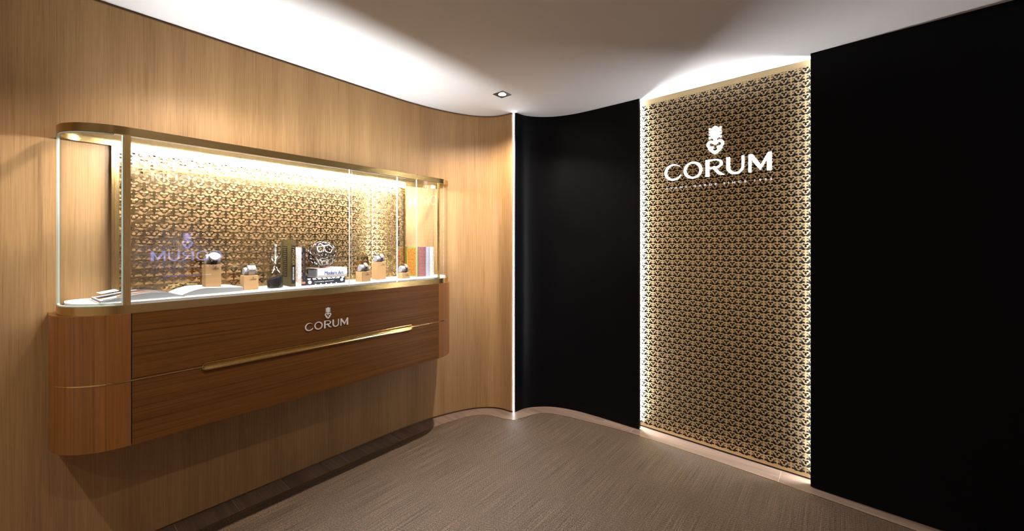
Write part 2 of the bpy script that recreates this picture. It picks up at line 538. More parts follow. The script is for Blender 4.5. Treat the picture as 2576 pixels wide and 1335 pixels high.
def flat(loops, inside, depth, rect=None):
    """triangulate the region 'inside' bounded by loops, give it thickness 0..depth in z"""
    V, E = [], []
    for L, closed in loops:
        n0 = len(V); n = len(L)
        V += [Vector(p) for p in L]
        E += [(n0 + i, n0 + i + 1) for i in range(n - 1)]
        if closed: E.append((n0 + n - 1, n0))
    if rect:
        x0, x1, y0, y1 = rect
        n0 = len(V)
        V += [Vector(p) for p in ((x0, y0), (x1, y0), (x1, y1), (x0, y1))]
        E += [(n0, n0 + 1), (n0 + 1, n0 + 2), (n0 + 2, n0 + 3), (n0 + 3, n0)]
    v2, e2, f2, _, _, _ = delaunay_2d_cdt(V, E, [], 0, 1e-7)
    P = np.array([tuple(v) for v in v2])
    tris = []
    for f in f2:
        c = P[list(f)].mean(0)
        if rect and not (x0 < c[0] < x1 and y0 < c[1] < y1): continue
        if inside(c[0], c[1]): tris.append(tuple(f))
    used = sorted({i for t in tris for i in t}); idx = {q: i for i, q in enumerate(used)}
    n = len(used)
    verts = [(P[q][0], P[q][1], depth) for q in used] + [(P[q][0], P[q][1], 0) for q in used]
    faces = []
    cnt = {}
    for t in tris:
        a = P[t[0]]; b = P[t[1]]; c_ = P[t[2]]
        if (b[0] - a[0]) * (c_[1] - a[1]) - (b[1] - a[1]) * (c_[0] - a[0]) < 0: t = t[::-1]
        t = tuple(idx[q] for q in t)
        faces.append(t)
        for i in range(len(t)):
            e = (t[i], t[(i + 1) % len(t)])
            cnt[tuple(sorted(e))] = None if tuple(sorted(e)) in cnt else e
    back = [tuple(q + n for q in t[::-1]) for t in faces]
    sides = []
    for k, e in cnt.items():
        if e is None: continue
        if rect:
            m = (np.array(verts[e[0]]) + np.array(verts[e[1]])) / 2
            if min(abs(m[0] - x0), abs(m[0] - x1), abs(m[1] - y0), abs(m[1] - y1)) < 1e-6: continue
        sides.append((e[0], e[0] + n, e[1] + n, e[1]))
    return verts, faces, back, sides

def full(fl, backs=True):
    v, f, b, s = fl
    return v, f + (b if backs else []) + s

def pip(poly):
    def fn(x, y):
        c = False
        n = len(poly)
        for i in range(n):
            (xa, ya), (xb, yb) = poly[i], poly[(i + 1) % n]
            if (ya > y) != (yb > y) and x < (xb - xa) * (y - ya) / (yb - ya) + xa: c = not c
        return c
    return fn

def circ(X, Y, cx, cy, r): return np.hypot(X - cx, Y - cy) - r
def ell(X, Y, cx, cy, rx, ry, a=0.0):
    x, y = X - cx, Y - cy
    ca, sa = math.cos(a), math.sin(a)
    x, y = x * ca + y * sa, -x * sa + y * ca
    return (np.hypot(x / rx, y / ry) - 1) * min(rx, ry)
def rect_(X, Y, x0, x1, y0, y1): return np.maximum(np.maximum(x0 - X, X - x1), np.maximum(y0 - Y, Y - y1))
def cap(X, Y, ax, ay, bx, by, r, r2=None):
    dx, dy = bx - ax, by - ay
    t = np.clip(((X - ax) * dx + (Y - ay) * dy) / (dx * dx + dy * dy), 0, 1)
    rr = r if r2 is None else r + (r2 - r) * t
    return np.hypot(X - ax - t * dx, Y - ay - t * dy) - rr
def U(*a):
    o = a[0]
    for q in a[1:]: o = np.minimum(o, q)
    return o
def sub(a, b): return np.maximum(a, -b)

def trefoil(X, Y):
    """three-lobed opening of the key's bow"""
    A = np.abs(X)
    lobes = U(ell(A, Y, .138, .058, .062, .074), cap(A, Y, .125, .050, 0, .012, .055, .034))
    tip = circ(X, Y, 0, .098, .048)
    neck = U(rect_(A, Y, -1, .050, -.12, .02), ell(X, Y, 0, -.128, .078, .066))
    return U(sub(lobes, tip), neck)

def bow_body(X, Y):
    A = np.abs(X)
    return U(ell(A, Y, .15, .072, .148, .154), ell(X, Y, 0, -.14, .155, .178), ell(X, Y, 0, 0, .2, .13), circ(A, Y, .203, -.085, .040), circ(A, Y, .163, -.152, .042), circ(A, Y, .14, -.07, .085))

def bow(X, Y, w=1.0):
    """trefoil bow of the key, centre at the origin"""
    return sub(bow_body(X, Y), trefoil(X, Y))

def key_lattice_cell(R, thin=0.0):
    """signed distance of the repeating key screen; pitch 1, rows R apart, bow at the origin"""
    s = 0.57 / R
    def F(X, Y):
        D = np.full(np.shape(X), 9.0)
        H = np.full(np.shape(X), 9.0)
        for j in (-1, 0, 1, 2):
            for i in (-2, -1, 0, 1, 2):
                x = X - i - 0.5 * (j % 2)
                y = (Y - j * R) * s
                if np.min(np.abs(x)) > 1.2: continue
                D = np.minimum(D, bow_body(x, y))
                D = np.minimum(D, rect_(x, y, -.056, .056, .06, .40))          # shaft from the row above
                D = np.minimum(D, cap(np.abs(x), y, .22, .070, .375, .062, .088, .074))   # wing towards the bits
                xb = x - 0.5
                A = np.abs(xb)
                bits = U(rect_(A, y, -1, .088, -.205, .12), cap(xb, y, 0, .06, 0, .172, .098, .040), circ(A, y, .074, .112, .046),
                         rect_(A, y, -1, .232, -.122, -.046), rect_(A, y, -1, .222, -.225, -.165), rect_(A, y, -1, .155, -.18, -.1))
                D = np.minimum(D, sub(bits, ell(A, y, .128, -.235, .026, .03)))
                H = np.minimum(H, (np.abs(A - .118) / .038 + np.abs(y + .034) / .052 - 1) * .03)
                H = np.minimum(H, trefoil(x, y))
                H = np.minimum(H, (np.abs(A - .118) / .022 + np.abs(y - .150) / .055 - 1) * .03)
        return sub(D, H) + thin
    return F

def key_screen(name, pitch, row, ncol, nrow, depth, backs, thin=0.0):
    """perforated sheet in x (width) and y (height); first bow at (0,0), rows go down"""
    R = row / pitch
    F = key_lattice_cell(R, thin)
    lp = contours(F, -0.75, 0.75, -1.05 * R - .1, R * .55 + .1, 241, 181, 0.0045)
    fl = flat(lp, lambda x, y: float(F(np.array([x]), np.array([y]))[0]) < 0, depth / pitch, rect=(-.5, .5, -.5 * R, .5 * R))
    v, f, b, s = fl
    v = np.array(v) * pitch
    fc = f + s + (b if backs else [])
    V = []; Fc = []
    n = len(v)
    k = 0
    for j in range(nrow):
        for i in range(ncol):
            V.append(v + np.array([(i + 0.5 * (j % 2)) * pitch, -j * row, 0]))
            Fc += [tuple(q + k * n for q in t) for t in fc]
            k += 1
    return np.vstack(V), Fc

def clip_mesh(me, planes):
    bm = bmesh.new(); bm.from_mesh(me)
    for co, no in planes:
        bmesh.ops.bisect_plane(bm, geom=bm.verts[:] + bm.edges[:] + bm.faces[:], plane_co=co, plane_no=no, clear_outer=True)
    bm.to_mesh(me); bm.free()

# lettering of the emblem: cap height 1
def L_C(X, Y):
    o = ell(X, Y, .54, .5, .54, .52)
    i = ell(X, Y, .60, .52, .445, .425, 0.25)
    wedge = np.maximum(np.maximum((X - .6) * -0.36 + (Y - .52) * .93 - .13, -((X - .6) * .42 + (Y - .5) * .9) - .02), .55 - X)
    cut = np.maximum(.93 - X, .40 - Y)
    return sub(sub(sub(o, i), np.maximum(np.maximum(.70 - X, Y - .80), .24 + .22 * (X - .7) - Y)), cut)
def L_O(X, Y): return sub(ell(X, Y, .54, .5, .54, .52), ell(X, Y, .54, .5, .375, .425, 0.5))
def L_R(X, Y):
    o = U(rect_(X, Y, 0, .5, .44, 1.0), ell(X, Y, .50, .72, .44, .28))
    i = U(rect_(X, Y, .2, .5, .535, .925), ell(X, Y, .50, .73, .29, .195))
    leg = U(cap(X, Y, .47, .50, .72, .16, .09, .075), cap(X, Y, .72, .155, .99, .035, .075, .03))
    return U(rect_(X, Y, 0, .2, 0, 1), sub(o, i), np.maximum(leg, -Y))
def L_U(X, Y):
    o = U(rect_(X, Y, 0, .91, .42, 1), ell(X, Y, .455, .42, .455, .44))
    i = U(rect_(X, Y, .19, .785, .42, 1.2), ell(X, Y, .4875, .42, .2975, .325))
    return sub(o, i)
M_POLY = [(0, 0), (.01, 1), (.2, 1), (.60, .36), (.94, 1), (1.11, 1), (1.11, 0), (.89, 0), (.89, .64), (.57, .06), (.15, .68), (.14, 0)]
LETTERS = [('C', L_C, 0.0, 1.06), ('O', L_O, 1.18, 1.08), ('R', L_R, 2.45, 1.02), ('U', L_U, 3.58, .91), ('M', None, 4.70, 1.11)]
WORD_W = 5.81
_lcache = {}
def letter_flat(ch, F, depth):
    k = (ch, round(depth, 4))
    if k not in _lcache:
        if F is None:
            _lcache[k] = full(flat([(M_POLY, True)], pip(M_POLY), depth))
        else:
            lp = contours(F, -.12, 1.24, -.12, 1.12, 120, 110, 0.004)
            _lcache[k] = full(flat(lp, lambda x, y: float(F(np.array([x]), np.array([y]))[0]) < 0, depth))
    return _lcache[k]

def key_sdf(X, Y):
    """emblem key, height 1, bow at the bottom, centred on x=0"""
    A = np.abs(X)
    d = bow(X / .97, (Y - .293) / .92) * .92
    d = U(d, rect_(A, Y, -1, .054, .36, .62))
    bits = U(rect_(A, Y, -1, .208, .565, .955), circ(X, Y, 0, .925, .082), cap(X, Y, 0, .93, 0, .975, .05, .022))
    for y in (.665, .765, .862):
        w = .018 if y == .765 else .021
        bits = sub(bits, rect_(A, Y, .125 if y == .765 else .165, .4, y - w, y + w))
        bits = sub(bits, (np.abs(A - (.135 if y == .765 else .17)) / .032 + np.abs(Y - y) / .036 - 1) * .02)
    for y in (.565, .955):
        bits = sub(bits, (np.abs(A - .125) / .030 + np.abs(Y - y) / .042 - 1) * .02)
    return U(d, bits)
_kcache = {}
def key_flat(depth):
    k = round(depth, 4)
    if k not in _kcache:
        lp = contours(key_sdf, -.4, .4, -.08, 1.08, 150, 210, 0.003)
        _kcache[k] = full(flat(lp, lambda x, y: float(key_sdf(np.array([x]), np.array([y]))[0]) < 0, depth))
    return _kcache[k]

def frame(origin, right, up, scale=1.0):
    r = Vector(right).normalized(); u = Vector(up).normalized(); n = r.cross(u)
    M = Matrix(((r.x, u.x, n.x, origin[0]), (r.y, u.y, n.y, origin[1]), (r.z, u.z, n.z, origin[2]), (0, 0, 0, 1)))
    return M @ Matrix.Diagonal((scale, scale, scale, 1))

def corum(parent, origin, right, width, depth, mat, key_h, key_gap, names=('letter', 'key_emblem'), world=True):
    """word + key; origin = left end of the base line"""
    s = width / WORD_W
    up = (0, 0, 1)
    r = Vector(right).normalized()
    for ch, F, x, w in LETTERS:
        vf = letter_flat(ch, F, depth / s)
        o = Vector(origin) + r * (x * s)
        build(names[0], vf, mat, parent, M=frame(o, right, up, s), world=world)
    vf = key_flat(depth / key_h)
    o = Vector(origin) + r * (width * .513) + Vector((0, 0, s + key_gap))
    build(names[1], vf, mat, parent, M=frame(o, right, up, key_h), world=world)

def text(s, size, mat, M, parent, name='lettering', spacing=1.0, depth=0.0006, align='LEFT', weight=0.0, world=True, fit=None, bold=0.0):
    cu = bpy.data.curves.new('txt', 'FONT')
    cu.body = s; cu.size = size; cu.space_character = spacing; cu.align_x = align
    cu.extrude = depth / 2; cu.offset = weight; cu.resolution_u = 3
    ob = bpy.data.objects.new('txt', cu); C.objects.link(ob)
    bpy.context.view_layer.update()
    me = bpy.data.meshes.new_from_object(ob.evaluated_get(bpy.context.evaluated_depsgraph_get()))
    bpy.data.objects.remove(ob); bpy.data.curves.remove(cu)
    V = np.empty(len(me.vertices) * 3); me.vertices.foreach_get('co', V); V = V.reshape(-1, 3)
    if fit:
        w = V[:, 0].max() - V[:, 0].min()
        V[:, 0] = (V[:, 0] - V[:, 0].min()) * fit / w
    F = [tuple(p.vertices) for p in me.polygons]
    bpy.data.meshes.remove(me)
    if bold:
        n = len(V)
        V = np.vstack([V + np.array([bold * k, 0, 1e-5 * k]) for k in range(3)])
        F = [tuple(i + n * k for i in f) for k in range(3) for f in F]
    o = build(name, (V, F), mat, parent, M=M, world=world)
    o['kind'] = 'stuff'
    return o

# ================================================================== THE ROOM
ZC = 2.592
wall_curve = [(-2.64, -1.5), (-2.64, 0.0), (-2.64, 1.5)] + spline([(-2.64, 1.68), (-2.632, 1.87), (-2.602, 2.08), (-2.55, 2.27), (-2.475, 2.43), (-2.375, 2.535), (-2.28, 2.575), (-2.185, 2.583)], 8)
black_curve = spline([(-2.158, 2.620), (-2.140, 2.735), (-2.062, 2.845), (-1.945, 2.925), (-1.785, 2.972), (-1.60, 2.988), (-1.40, 2.990), (-1.211, 2.986)], 8)

struct('floor', box(-2.95, 1.75, -1.5, 3.35, -0.12, -0.0008), 'grout', 'pale grout bed under the wood-look floor planks')
ceil_o = struct('ceiling', box(-2.95, 1.75, -1.5, 3.35, ZC, ZC + 0.12), 'white', 'plain white plaster ceiling with a curved edge along the walls')

# left wall: oak veneer skin over a recessed core that shows as a shadow gap top and bottom
wl = struct('wall_left', prism(wall_curve + [(-2.178, 2.590), (-2.178, 2.603), (-2.30, 2.66), (-2.76, 2.66), (-2.76, -1.5)], 0.014, ZC - 0.016), 'oak',
            'light oak veneered wall curving into the corner behind the display case', smooth=True)
core = offset(wall_curve, 0.012)
struct('trim_1', prism(core + [(-2.20, 2.62), (-2.74, 2.62), (-2.74, -1.5)], 0.0, 0.0135), 'oak_dark', 'narrow recessed skirting line under the oak wall')
struct('trim_2', prism(core + [(-2.20, 2.62), (-2.74, 2.62), (-2.74, -1.5)], ZC - 0.0155, ZC), 'oak_dark', 'narrow recessed shadow line between oak wall and ceiling')

# black wall beside the corner light
bo = offset(black_curve, 0.028)
struct('wall_back', prism(black_curve + [(-1.211, 3.014)] + bo[::-1][1:], 0.006, ZC), 'black', 'curved black lacquered wall panel between corner light strip and key screen', smooth=True)
# black wall right of the key screen
struct('wall_right', prism([(-0.14, 2.941), (0.875, 2.899), (0.875, 2.96), (-0.14, 2.985)], 0.006, ZC), 'black', 'flat black lacquered wall panel right of the key screen')
struct('wall_right_end', prism([(0.905, 2.898), (1.72, 2.864), (1.72, 3.02), (0.905, 2.96)], 0.006, ZC), 'black', 'black lacquered wall panel right of the far light strip')
struct('wall_core', prism([(-2.95, 3.10), (1.75, 3.10), (1.75, 3.30), (-2.95, 3.30)], 0, ZC), 'black', 'dark backing wall behind the black panels')
struct('wall_east', box(1.70, 1.75, -1.5, 2.86, 0, ZC), 'wall_far', 'dim grey wall across the room seen in the glass')
struct('wall_south', box(-2.95, 1.75, -1.55, -1.5, 0, ZC), 'wall_far', 'dim grey wall behind the viewer')

# floor planks: rows 0.252 m wide laid across the room
plank_parent = bpy.data.objects['floor']
pv_cache = {}
def plank(x0, x1, y0, y1):
    g = 0.0011
    o = build('plank', box(x0 + g, x1 - g, y0 + g, y1 - g, -0.0006, 0.0), 'plank', plank_parent)
    return o
yj = [0.427 + 0.252 * k for k in range(-8, 12)]
cuts = {k: c for k, c in enumerate([-1.9, -1.2, -2.1, -0.7, -1.5, -1.0, -1.8, -1.1, -1.6, -0.9, -1.4, -2.0, -1.2, -1.7, -2.45, -1.25, -1.80, -2.11, -0.294, -1.3])}
for k in range(len(yj) - 1):
    y0, y1 = yj[k], yj[k + 1]
    if y1 < -1.5 or y0 > 3.1: continue
    y0 = max(y0, -1.499)
    x = -2.74
    c = cuts.get(k, -1.5)
    xs = sorted([q for q in (c - 1.2, c, c + 1.2, c + 2.4, c + 3.6) if (-2.7 if y0 > 1.7 else -2.4) < q < 1.6])
    edges = [-2.74] + xs + [1.70]
    if y0 > 2.6:
        edges = [q for q in edges if q < -1.25] + [-1.25]
    for a, b in zip(edges[:-1], edges[1:]):
        plank(a, b, y0, y1)
for a, b in ((-1.25, 0.05), (0.05, 1.70)):
    plank(a, b, yj[17], 2.775)
for a, b in ((-1.25, -0.294), (-0.294, 0.86), (0.86, 1.70)):
    plank(a, b, 2.775, 3.10)

# carpet with brass edging
carpet_edge = [(-2.49, -1.48), (-2.49, 0.5), (-2.49, 1.3)] + spline([(-2.49, 1.6), (-2.478, 1.87), (-2.445, 2.10), (-2.385, 2.31), (-2.300, 2.402), (-2.211, 2.428), (-2.125, 2.447),
               (-2.067, 2.486), (-2.032, 2.552), (-2.008, 2.640), (-1.972, 2.715), (-1.905, 2.772), (-1.815, 2.803), (-1.688, 2.826), (-1.52, 2.850), (-1.30, 2.873), (-1.074, 2.884), (-0.69, 2.879), (-0.296, 2.862)], 6) + [(0.268, 2.825), (1.0, 2.782), (1.66, 2.745)]
cp = thing('carpet', 'brown woven vinyl carpet with curved brass-edged outline covering most of the floor', 'carpet', (-0.6, 1.0, 0.0))
build('woven_field', prism(carpet_edge + [(1.66, -1.48)], 0.0006, 0.0050), 'carpet', cp)
build('edge_trim', ring(carpet_edge, offset(carpet_edge, 0.0042), 0.0004, 0.0062, closed=False), 'brass', cp)

# corner light strip
cl = thing('corner_light', 'floor-to-ceiling white light strip where oak and black walls meet', 'light strip', (-2.172, 2.606, 0))
ncr = Vector((1, -1, 0)).normalized(); tcr = Vector((1, 1, 0)).normalized()
def bar(c, w, d, z0, z1):
    """upright bar at plan point c, width w along the diagonal, depth d away from the room"""
    c = Vector(c)
    P = [c - tcr * w / 2, c + tcr * w / 2, c + tcr * w / 2 - ncr * d, c - tcr * w / 2 - ncr * d]
    return prism([(p.x, p.y) for p in P], z0, z1)
build('diffuser', bar((-2.1715, 2.606, 0), 0.0095, 0.006, 0.004, ZC - 0.002), 'led_c', cl)
build('channel', join(bar((-2.1782, 2.5993, 0), 0.0085, 0.012, 0.004, ZC - 0.002), bar((-2.1648, 2.6127, 0), 0.0085, 0.012, 0.004, ZC - 0.002)), 'alu', cl)

el = thing('edge_light', 'upright white light strip between the black panels right of the view', 'light strip', (0.89, 2.915, 0))
build('diffuser', box(0.884, 0.896, 2.908, 2.913, 0.004, ZC - 0.002), 'led_c', el)
build('channel', join(box(0.876, 0.8838, 2.906, 2.94, 0.004, ZC - 0.002), box(0.8962, 0.904, 2.906, 2.94, 0.004, ZC - 0.002)), 'alu', el)

# ------------------------------------------------------------------ key screen with lit sign
PA = Vector((-1.30, 3.0284 + 0.0247 * 1.30 + 0.0, 0)); PB = Vector((-0.08, 3.0284 + 0.0247 * 0.08, 0))
pr = (PB - PA).normalized()
pn = pr.cross(Vector((0, 0, 1)))          # towards the room
ks = thing('key_screen', 'tall gold screen of interlocking keys on black backing between the black walls', 'wall screen', (PA.x, PA.y, 0))
def on_panel(x, z, d=0.0):
    """point of the screen plane at world x, height z, d in front"""
    t = (x - PA.x) / pr.x
    p = PA + pr * t + pn * d
    return (p.x, p.y, z)
b0 = PA - pn * 0.004; b1 = PB - pn * 0.004; b2 = PB - pn * 0.03; b3 = PA - pn * 0.03
build('backing', prism([(b0.x, b0.y), (b1.x, b1.y), (b2.x, b2.y), (b3.x, b3.y)], 0.0, ZC), 'black_gloss', ks)
PITCH, ROW = 0.0737, 0.0420
ncol, nrow = 18, 64
kv, kf = key_screen('k', PITCH, ROW, ncol, nrow, 0.003, False, thin=0.008)
# bow of the reference column at x=-0.1685, z=1.616
top_row = int(round((2.62 - 1.616) / ROW)); top_row += top_row % 2
kM = frame(on_panel(-0.1685 - 16 * PITCH * pr.x, 1.616 + top_row * ROW), pr, (0, 0, 1))
scr = build('key_pattern', (kv, kf), 'brass_key', ks, M=kM)
loc = -Vector(ks.location)
clip_mesh(scr.data, [(Vector((0, 0, 0.022)), (0, 0, -1)), (Vector((0, 0, ZC - 0.022)), (0, 0, 1)),
                     (pr * 0.02, -pr), (pr * ((PB - PA).length - 0.01), pr)])
def panel_box(x0, x1, z0, z1, d0, d1):
    P = [on_panel(x0, z0, d0), on_panel(x1, z0, d0), on_panel(x1, z0, d1), on_panel(x0, z0, d1)]
    return prism([(p[0], p[1]) for p in P], z0, z1)
build('border', panel_box(-1.28, -0.09, 0.012, 0.030, 0, 0.0032), 'brass_key', ks)
build('border', panel_box(-1.28, -0.09, ZC - 0.040, ZC - 0.002, 0, 0.0032), 'brass_key', ks)

# light strips hidden in the two reveals
rl = thing('reveal_light', 'white light strip hidden behind the black panel at the left edge of the key screen', 'light strip', (-1.243, 3.03, 0), group='light strips beside the key screen')
build('diffuser', box(-1.2440, -1.2415, 3.022, 3.046, 0.04, ZC - 0.003), 'led_r', rl)
build('channel', box(-1.2500, -1.2442, 3.020, 3.048, 0.01, ZC - 0.003), 'alu', rl)
rr = thing('reveal_light', 'white light strip hidden behind the black panel at the right edge of the key screen', 'light strip', (-0.122, 3.0, 0), group='light strips beside the key screen')
build('diffuser', box(-0.1190, -0.1165, 2.9885, 3.0080, 0.04, ZC - 0.003), 'led_r', rr)
build('channel', box(-0.1163, -0.1100, 2.9880, 3.0100, 0.01, ZC - 0.003), 'alu', rr)

ws = thing('wall_sign', 'glowing white key emblem and brand lettering mounted on the key screen', 'sign', on_panel(-0.69, 1.93, 0.0))
corum(ws, on_panel(-1.0344, 1.935, 0.0045), pr, 0.690, 0.006, 'sign', 0.196, 0.036)
text('AVANT-GARDE SINCE 1955', 0.0205, 'sign_soft', frame(on_panel(-1.028, 1.8705, 0.0045), pr, (0, 0, 1)), ws, 'tagline', spacing=2.35, depth=0.004, weight=0.0006, fit=0.686)

# ================================================================== DISPLAY CASE
CX, Y0, Y1, RC = -2.31, 0.006, 2.1214, 0.2264      # front plane, ends, corner radius
WX = -2.6395
ZB, ZL, ZT = 0.5975, 0.8725, 1.1575                # bottom, brass line, top of the wooden body
dc = thing('display_case', 'wall-hung teak and brass display case with glass top half and lit interior', 'display case', (-2.475, 1.06, ZB))

def outline(xf, y0, y1, r, n=20, xb=WX):
    """plan outline: from wall at y0 round the corner, along the front, round the corner to the wall at y1"""
    P = [(xb, y0)]
    P += [(xf - r + r * math.sin(a), y0 + r - r * math.cos(a)) for a in np.linspace(0, math.pi / 2, n)]
    P += [(xf - r + r * math.cos(a), y1 - r + r * math.sin(a)) for a in np.linspace(0, math.pi / 2, n)]
    P += [(xb, y1)]
    return P
def loop(xf, xb, y0, y1, r, rb, n=20, nb=8):
    """closed plan outline with rounded front (r) and rear (rb) corners"""
    P = [(xb + rb - rb * math.sin(a), y0 + rb - rb * math.cos(a)) for a in np.linspace(math.pi / 2, 0, nb)]
    P += [(xf - r + r * math.sin(a), y0 + r - r * math.cos(a)) for a in np.linspace(0, math.pi / 2, n)]
    P += [(xf - r + r * math.cos(a), y1 - r + r * math.sin(a)) for a in np.linspace(0, math.pi / 2, n)]
    P += [(xb + rb - rb * math.cos(a), y1 - rb + rb * math.sin(a)) for a in np.linspace(math.pi / 2, 0, nb)]
    return P
N_ = 20
OL = outline(CX, Y0, Y1, RC)
left_cap = OL[:N_ + 1]; right_cap = OL[N_ + 1:]
gap = 0.0028
yl, yr = Y0 + RC, Y1 - RC
def cap_poly(capp, left):
    P = list(capp)
    return P + [(WX, yl)] if left else [(WX, yr)] + P
for z0, z1 in ((ZB, ZL - 0.0027), (ZL + 0.0027, ZT)):
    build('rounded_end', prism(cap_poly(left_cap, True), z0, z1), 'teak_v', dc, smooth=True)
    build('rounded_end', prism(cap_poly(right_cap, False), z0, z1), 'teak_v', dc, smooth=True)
HY0, HY1, HH = 0.4716, 1.657, 0.0185     # handle
hcx = lambda y: y
# front panels with the slot of the handle cut out
def stadium(y0, y1, h, n=10):
    P = [(y1 - h + h * math.sin(a), h * math.cos(a)) for a in np.linspace(0, math.pi, n)]
    P += [(y0 + h - h * math.sin(a), -h * math.cos(a)) for a in np.linspace(0, math.pi, n)]
    return P
def front_panel(z0, z1, upper):
    h = HH + 0.0012
    a = (yl + gap, z0 - ZL); b = (yr - 0.001, z1 - ZL)
    if upper:
        P = [(a[0], b[1]), (a[0], 0.002), (HY0 - .0012, 0.002)]
        P += [(HY0 - .0012 + h - h * math.cos(t), h * math.sin(t)) for t in np.linspace(.12, math.pi / 2, 8)]
        P += [(HY1 + .0012 - h + h * math.sin(t), h * math.cos(t)) for t in np.linspace(0, math.pi / 2 - .12, 8)]
        P += [(HY1 + .0012, 0.002), (b[0], 0.002), (b[0], b[1])]
    else:
        P = [(a[0], a[1]), (b[0], a[1]), (b[0], -0.002), (HY1 + .0012, -0.002)]
        P += [(HY1 + .0012 - h + h * math.cos(t), -h * math.sin(t)) for t in np.linspace(.12, math.pi / 2, 8)]
        P += [(HY0 - .0012 + h - h * math.sin(t), -h * math.cos(t)) for t in np.linspace(0, math.pi / 2 - .12, 8)]
        P += [(HY0 - .0012, -0.002), (a[0], -0.002)]
    n = len(P)
    v = [(CX, p[0], p[1] + ZL) for p in P] + [(CX - 0.02, p[0], p[1] + ZL) for p in P]
    f = [tuple(range(n)), tuple(range(n, 2 * n))[::-1]] + [(i, n + i, n + (i + 1) % n, (i + 1) % n) for i in range(n)]
    return v, f
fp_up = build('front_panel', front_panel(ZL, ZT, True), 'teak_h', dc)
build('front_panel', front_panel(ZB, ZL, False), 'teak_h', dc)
build('carcass', box(WX, CX - 0.0215, yl + 0.0005, yr - 0.0005, ZB + 0.004, ZT - 0.002), 'cover_black', dc)
# brass line all round
OLi = outline(CX - 0.004, Y0 + 0.004, Y1 - 0.004, RC - 0.004)
OLo = outline(CX + 0.0006, Y0 - 0.0006, Y1 + 0.0006, RC)
build('brass_line', ring(OLo, OLi, ZL - 0.0026, ZL + 0.0026, closed=False), 'brass_pol', dc)
# recessed handle: flat rim and hollow trough
def handle():
    o = stadium(HY0, HY1, HH); i = stadium(HY0 + .0042, HY1 - .0042, HH - .0042)
    V, F = [], []
    n = len(o)
    prof = [(o, 0.0000, 1), (o, 0.0035, 1), (i, 0.0035, 1)]
    V += [(CX - 0.001, p[0], ZL + p[1]) for p in o]
    V += [(CX + 0.0035, p[0], ZL + p[1]) for p in o]
    V += [(CX + 0.0035, p[0], ZL + p[1]) for p in i]
    for k, d in [(math.cos(q), 0.0035 - 0.009 * math.sin(q)) for q in np.linspace(0.12, math.pi / 2 - 0.03, 12)]:
        h = (HH - .0042) * k
        q = stadium(HY0 + .0042 + (HH - .0042) * (1 - k), HY1 - .0042 - (HH - .0042) * (1 - k), h)
        V += [(CX + d, p[0], ZL + p[1]) for p in q]
    L = 15
    for a in range(L - 1):
        for j in range(n):
            k = (j + 1) % n
            F.append((a * n + j, a * n + k, (a + 1) * n + k, (a + 1) * n + j))
    F.append(tuple(range((L - 1) * n, L * n)))
    return V, F
build('handle', handle(), 'brass_pol', dc, smooth=True)
# emblem on the front
corum(fp_up, (CX + 0.0002, 0.9367, 0.9612), (0, 1, 0), 0.2522, 0.002, 'letter', 0.0655, 0.0112)

# vitrine
BX = CX - 0.004
RBK = 0.085
VX = WX + 0.001
BO = loop(BX, VX, Y0 + 0.0205, Y1 - 0.0205, RC - 0.0205, RBK); BI = loop(BX - 0.013, VX + 0.022, Y0 + 0.0335, Y1 - 0.0335, RC - 0.0335, RBK - 0.02)
ZG0, ZG1, ZR = 1.1935, 1.9145, 1.948
build('base_band', ring(BO, BI, ZT + 0.0005, ZG0), 'brass', dc, smooth=True)
build('base_tray', prism(loop(BX - 0.0135, VX + 0.0225, Y0 + 0.034, Y1 - 0.034, RC - 0.034, RBK - 0.02), ZT + 0.0005, ZG0 - 0.006), 'shelf', dc)
SZ = 1.204
build('shelf', prism(loop(BX - 0.020, WX + 0.001, Y0 + 0.044, Y1 - 0.044, RC - 0.04, RBK - 0.03), ZG0 - 0.0058, SZ), 'shelf', dc)
build('top_rim', ring(BO, BI, ZG1, ZR), 'brass', dc, smooth=True)
build('rear_rail', box(VX, VX + 0.0265, 0.197, 1.816, 1.893, ZG1 - 0.0004), 'lit_white', dc)  # brass rail coloured white to paint in the LED glare
# glass
GO = outline(BX - 0.003, Y0 + 0.0235, Y1 - 0.0235, RC - 0.0235, xb=WX + RBK * .7); GI = outline(BX - 0.010, Y0 + 0.0305, Y1 - 0.0305, RC - 0.0305, xb=WX + RBK * .7)
build('curved_pane', ring(GO[:N_ + 1][:-3], GI[:N_ + 1][:-3], ZG0, ZG1, closed=False), 'pane', dc, smooth=True)
build('curved_pane', ring(GO[N_ + 1:][1:], GI[N_ + 1:][1:], ZG0, ZG1, closed=False), 'pane', dc, smooth=True)
J1, J2 = 1.2025, 1.701
pys = [(yl + 0.0015, J1 - 0.0015), (J1 + 0.0015, J2 - 0.0015), (J2 + 0.0015, yr - 0.002)]
for a, b in pys:
    build('front_pane', box(BX - 0.010, BX - 0.003, a, b, ZG0, ZG1), 'pane', dc)
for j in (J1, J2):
    build('reflection_line', box(BX - 0.0105, BX - 0.0025, j - 0.0012, j + 0.0012, ZG0, ZG1), 'lit_white', dc)  # bright reflections of upright light strips, put in as white bars
build('top_pane', prism(loop(BX - 0.0135, VX + 0.0225, Y0 + 0.034, Y1 - 0.034, RC - 0.034, RBK - 0.02), ZR - 0.008, ZR - 0.002), 'pane', dc)
# posts
build('post', box(BX - 0.014, BX, yl - 0.0225, yl - 0.0005, ZG0, ZG1), 'brass_v', dc)
build('post', box(BX - 0.012, BX, yr + 0.000, yr + 0.012, ZG0, ZG1), 'brass_v', dc)
build('post', box(WX, -2.606, 0.196, 0.222, SZ, 1.8925), 'brass_v', dc)
build('post', box(WX, -2.612, 1.806, 1.816, SZ, 1.8925), 'brass_v', dc)
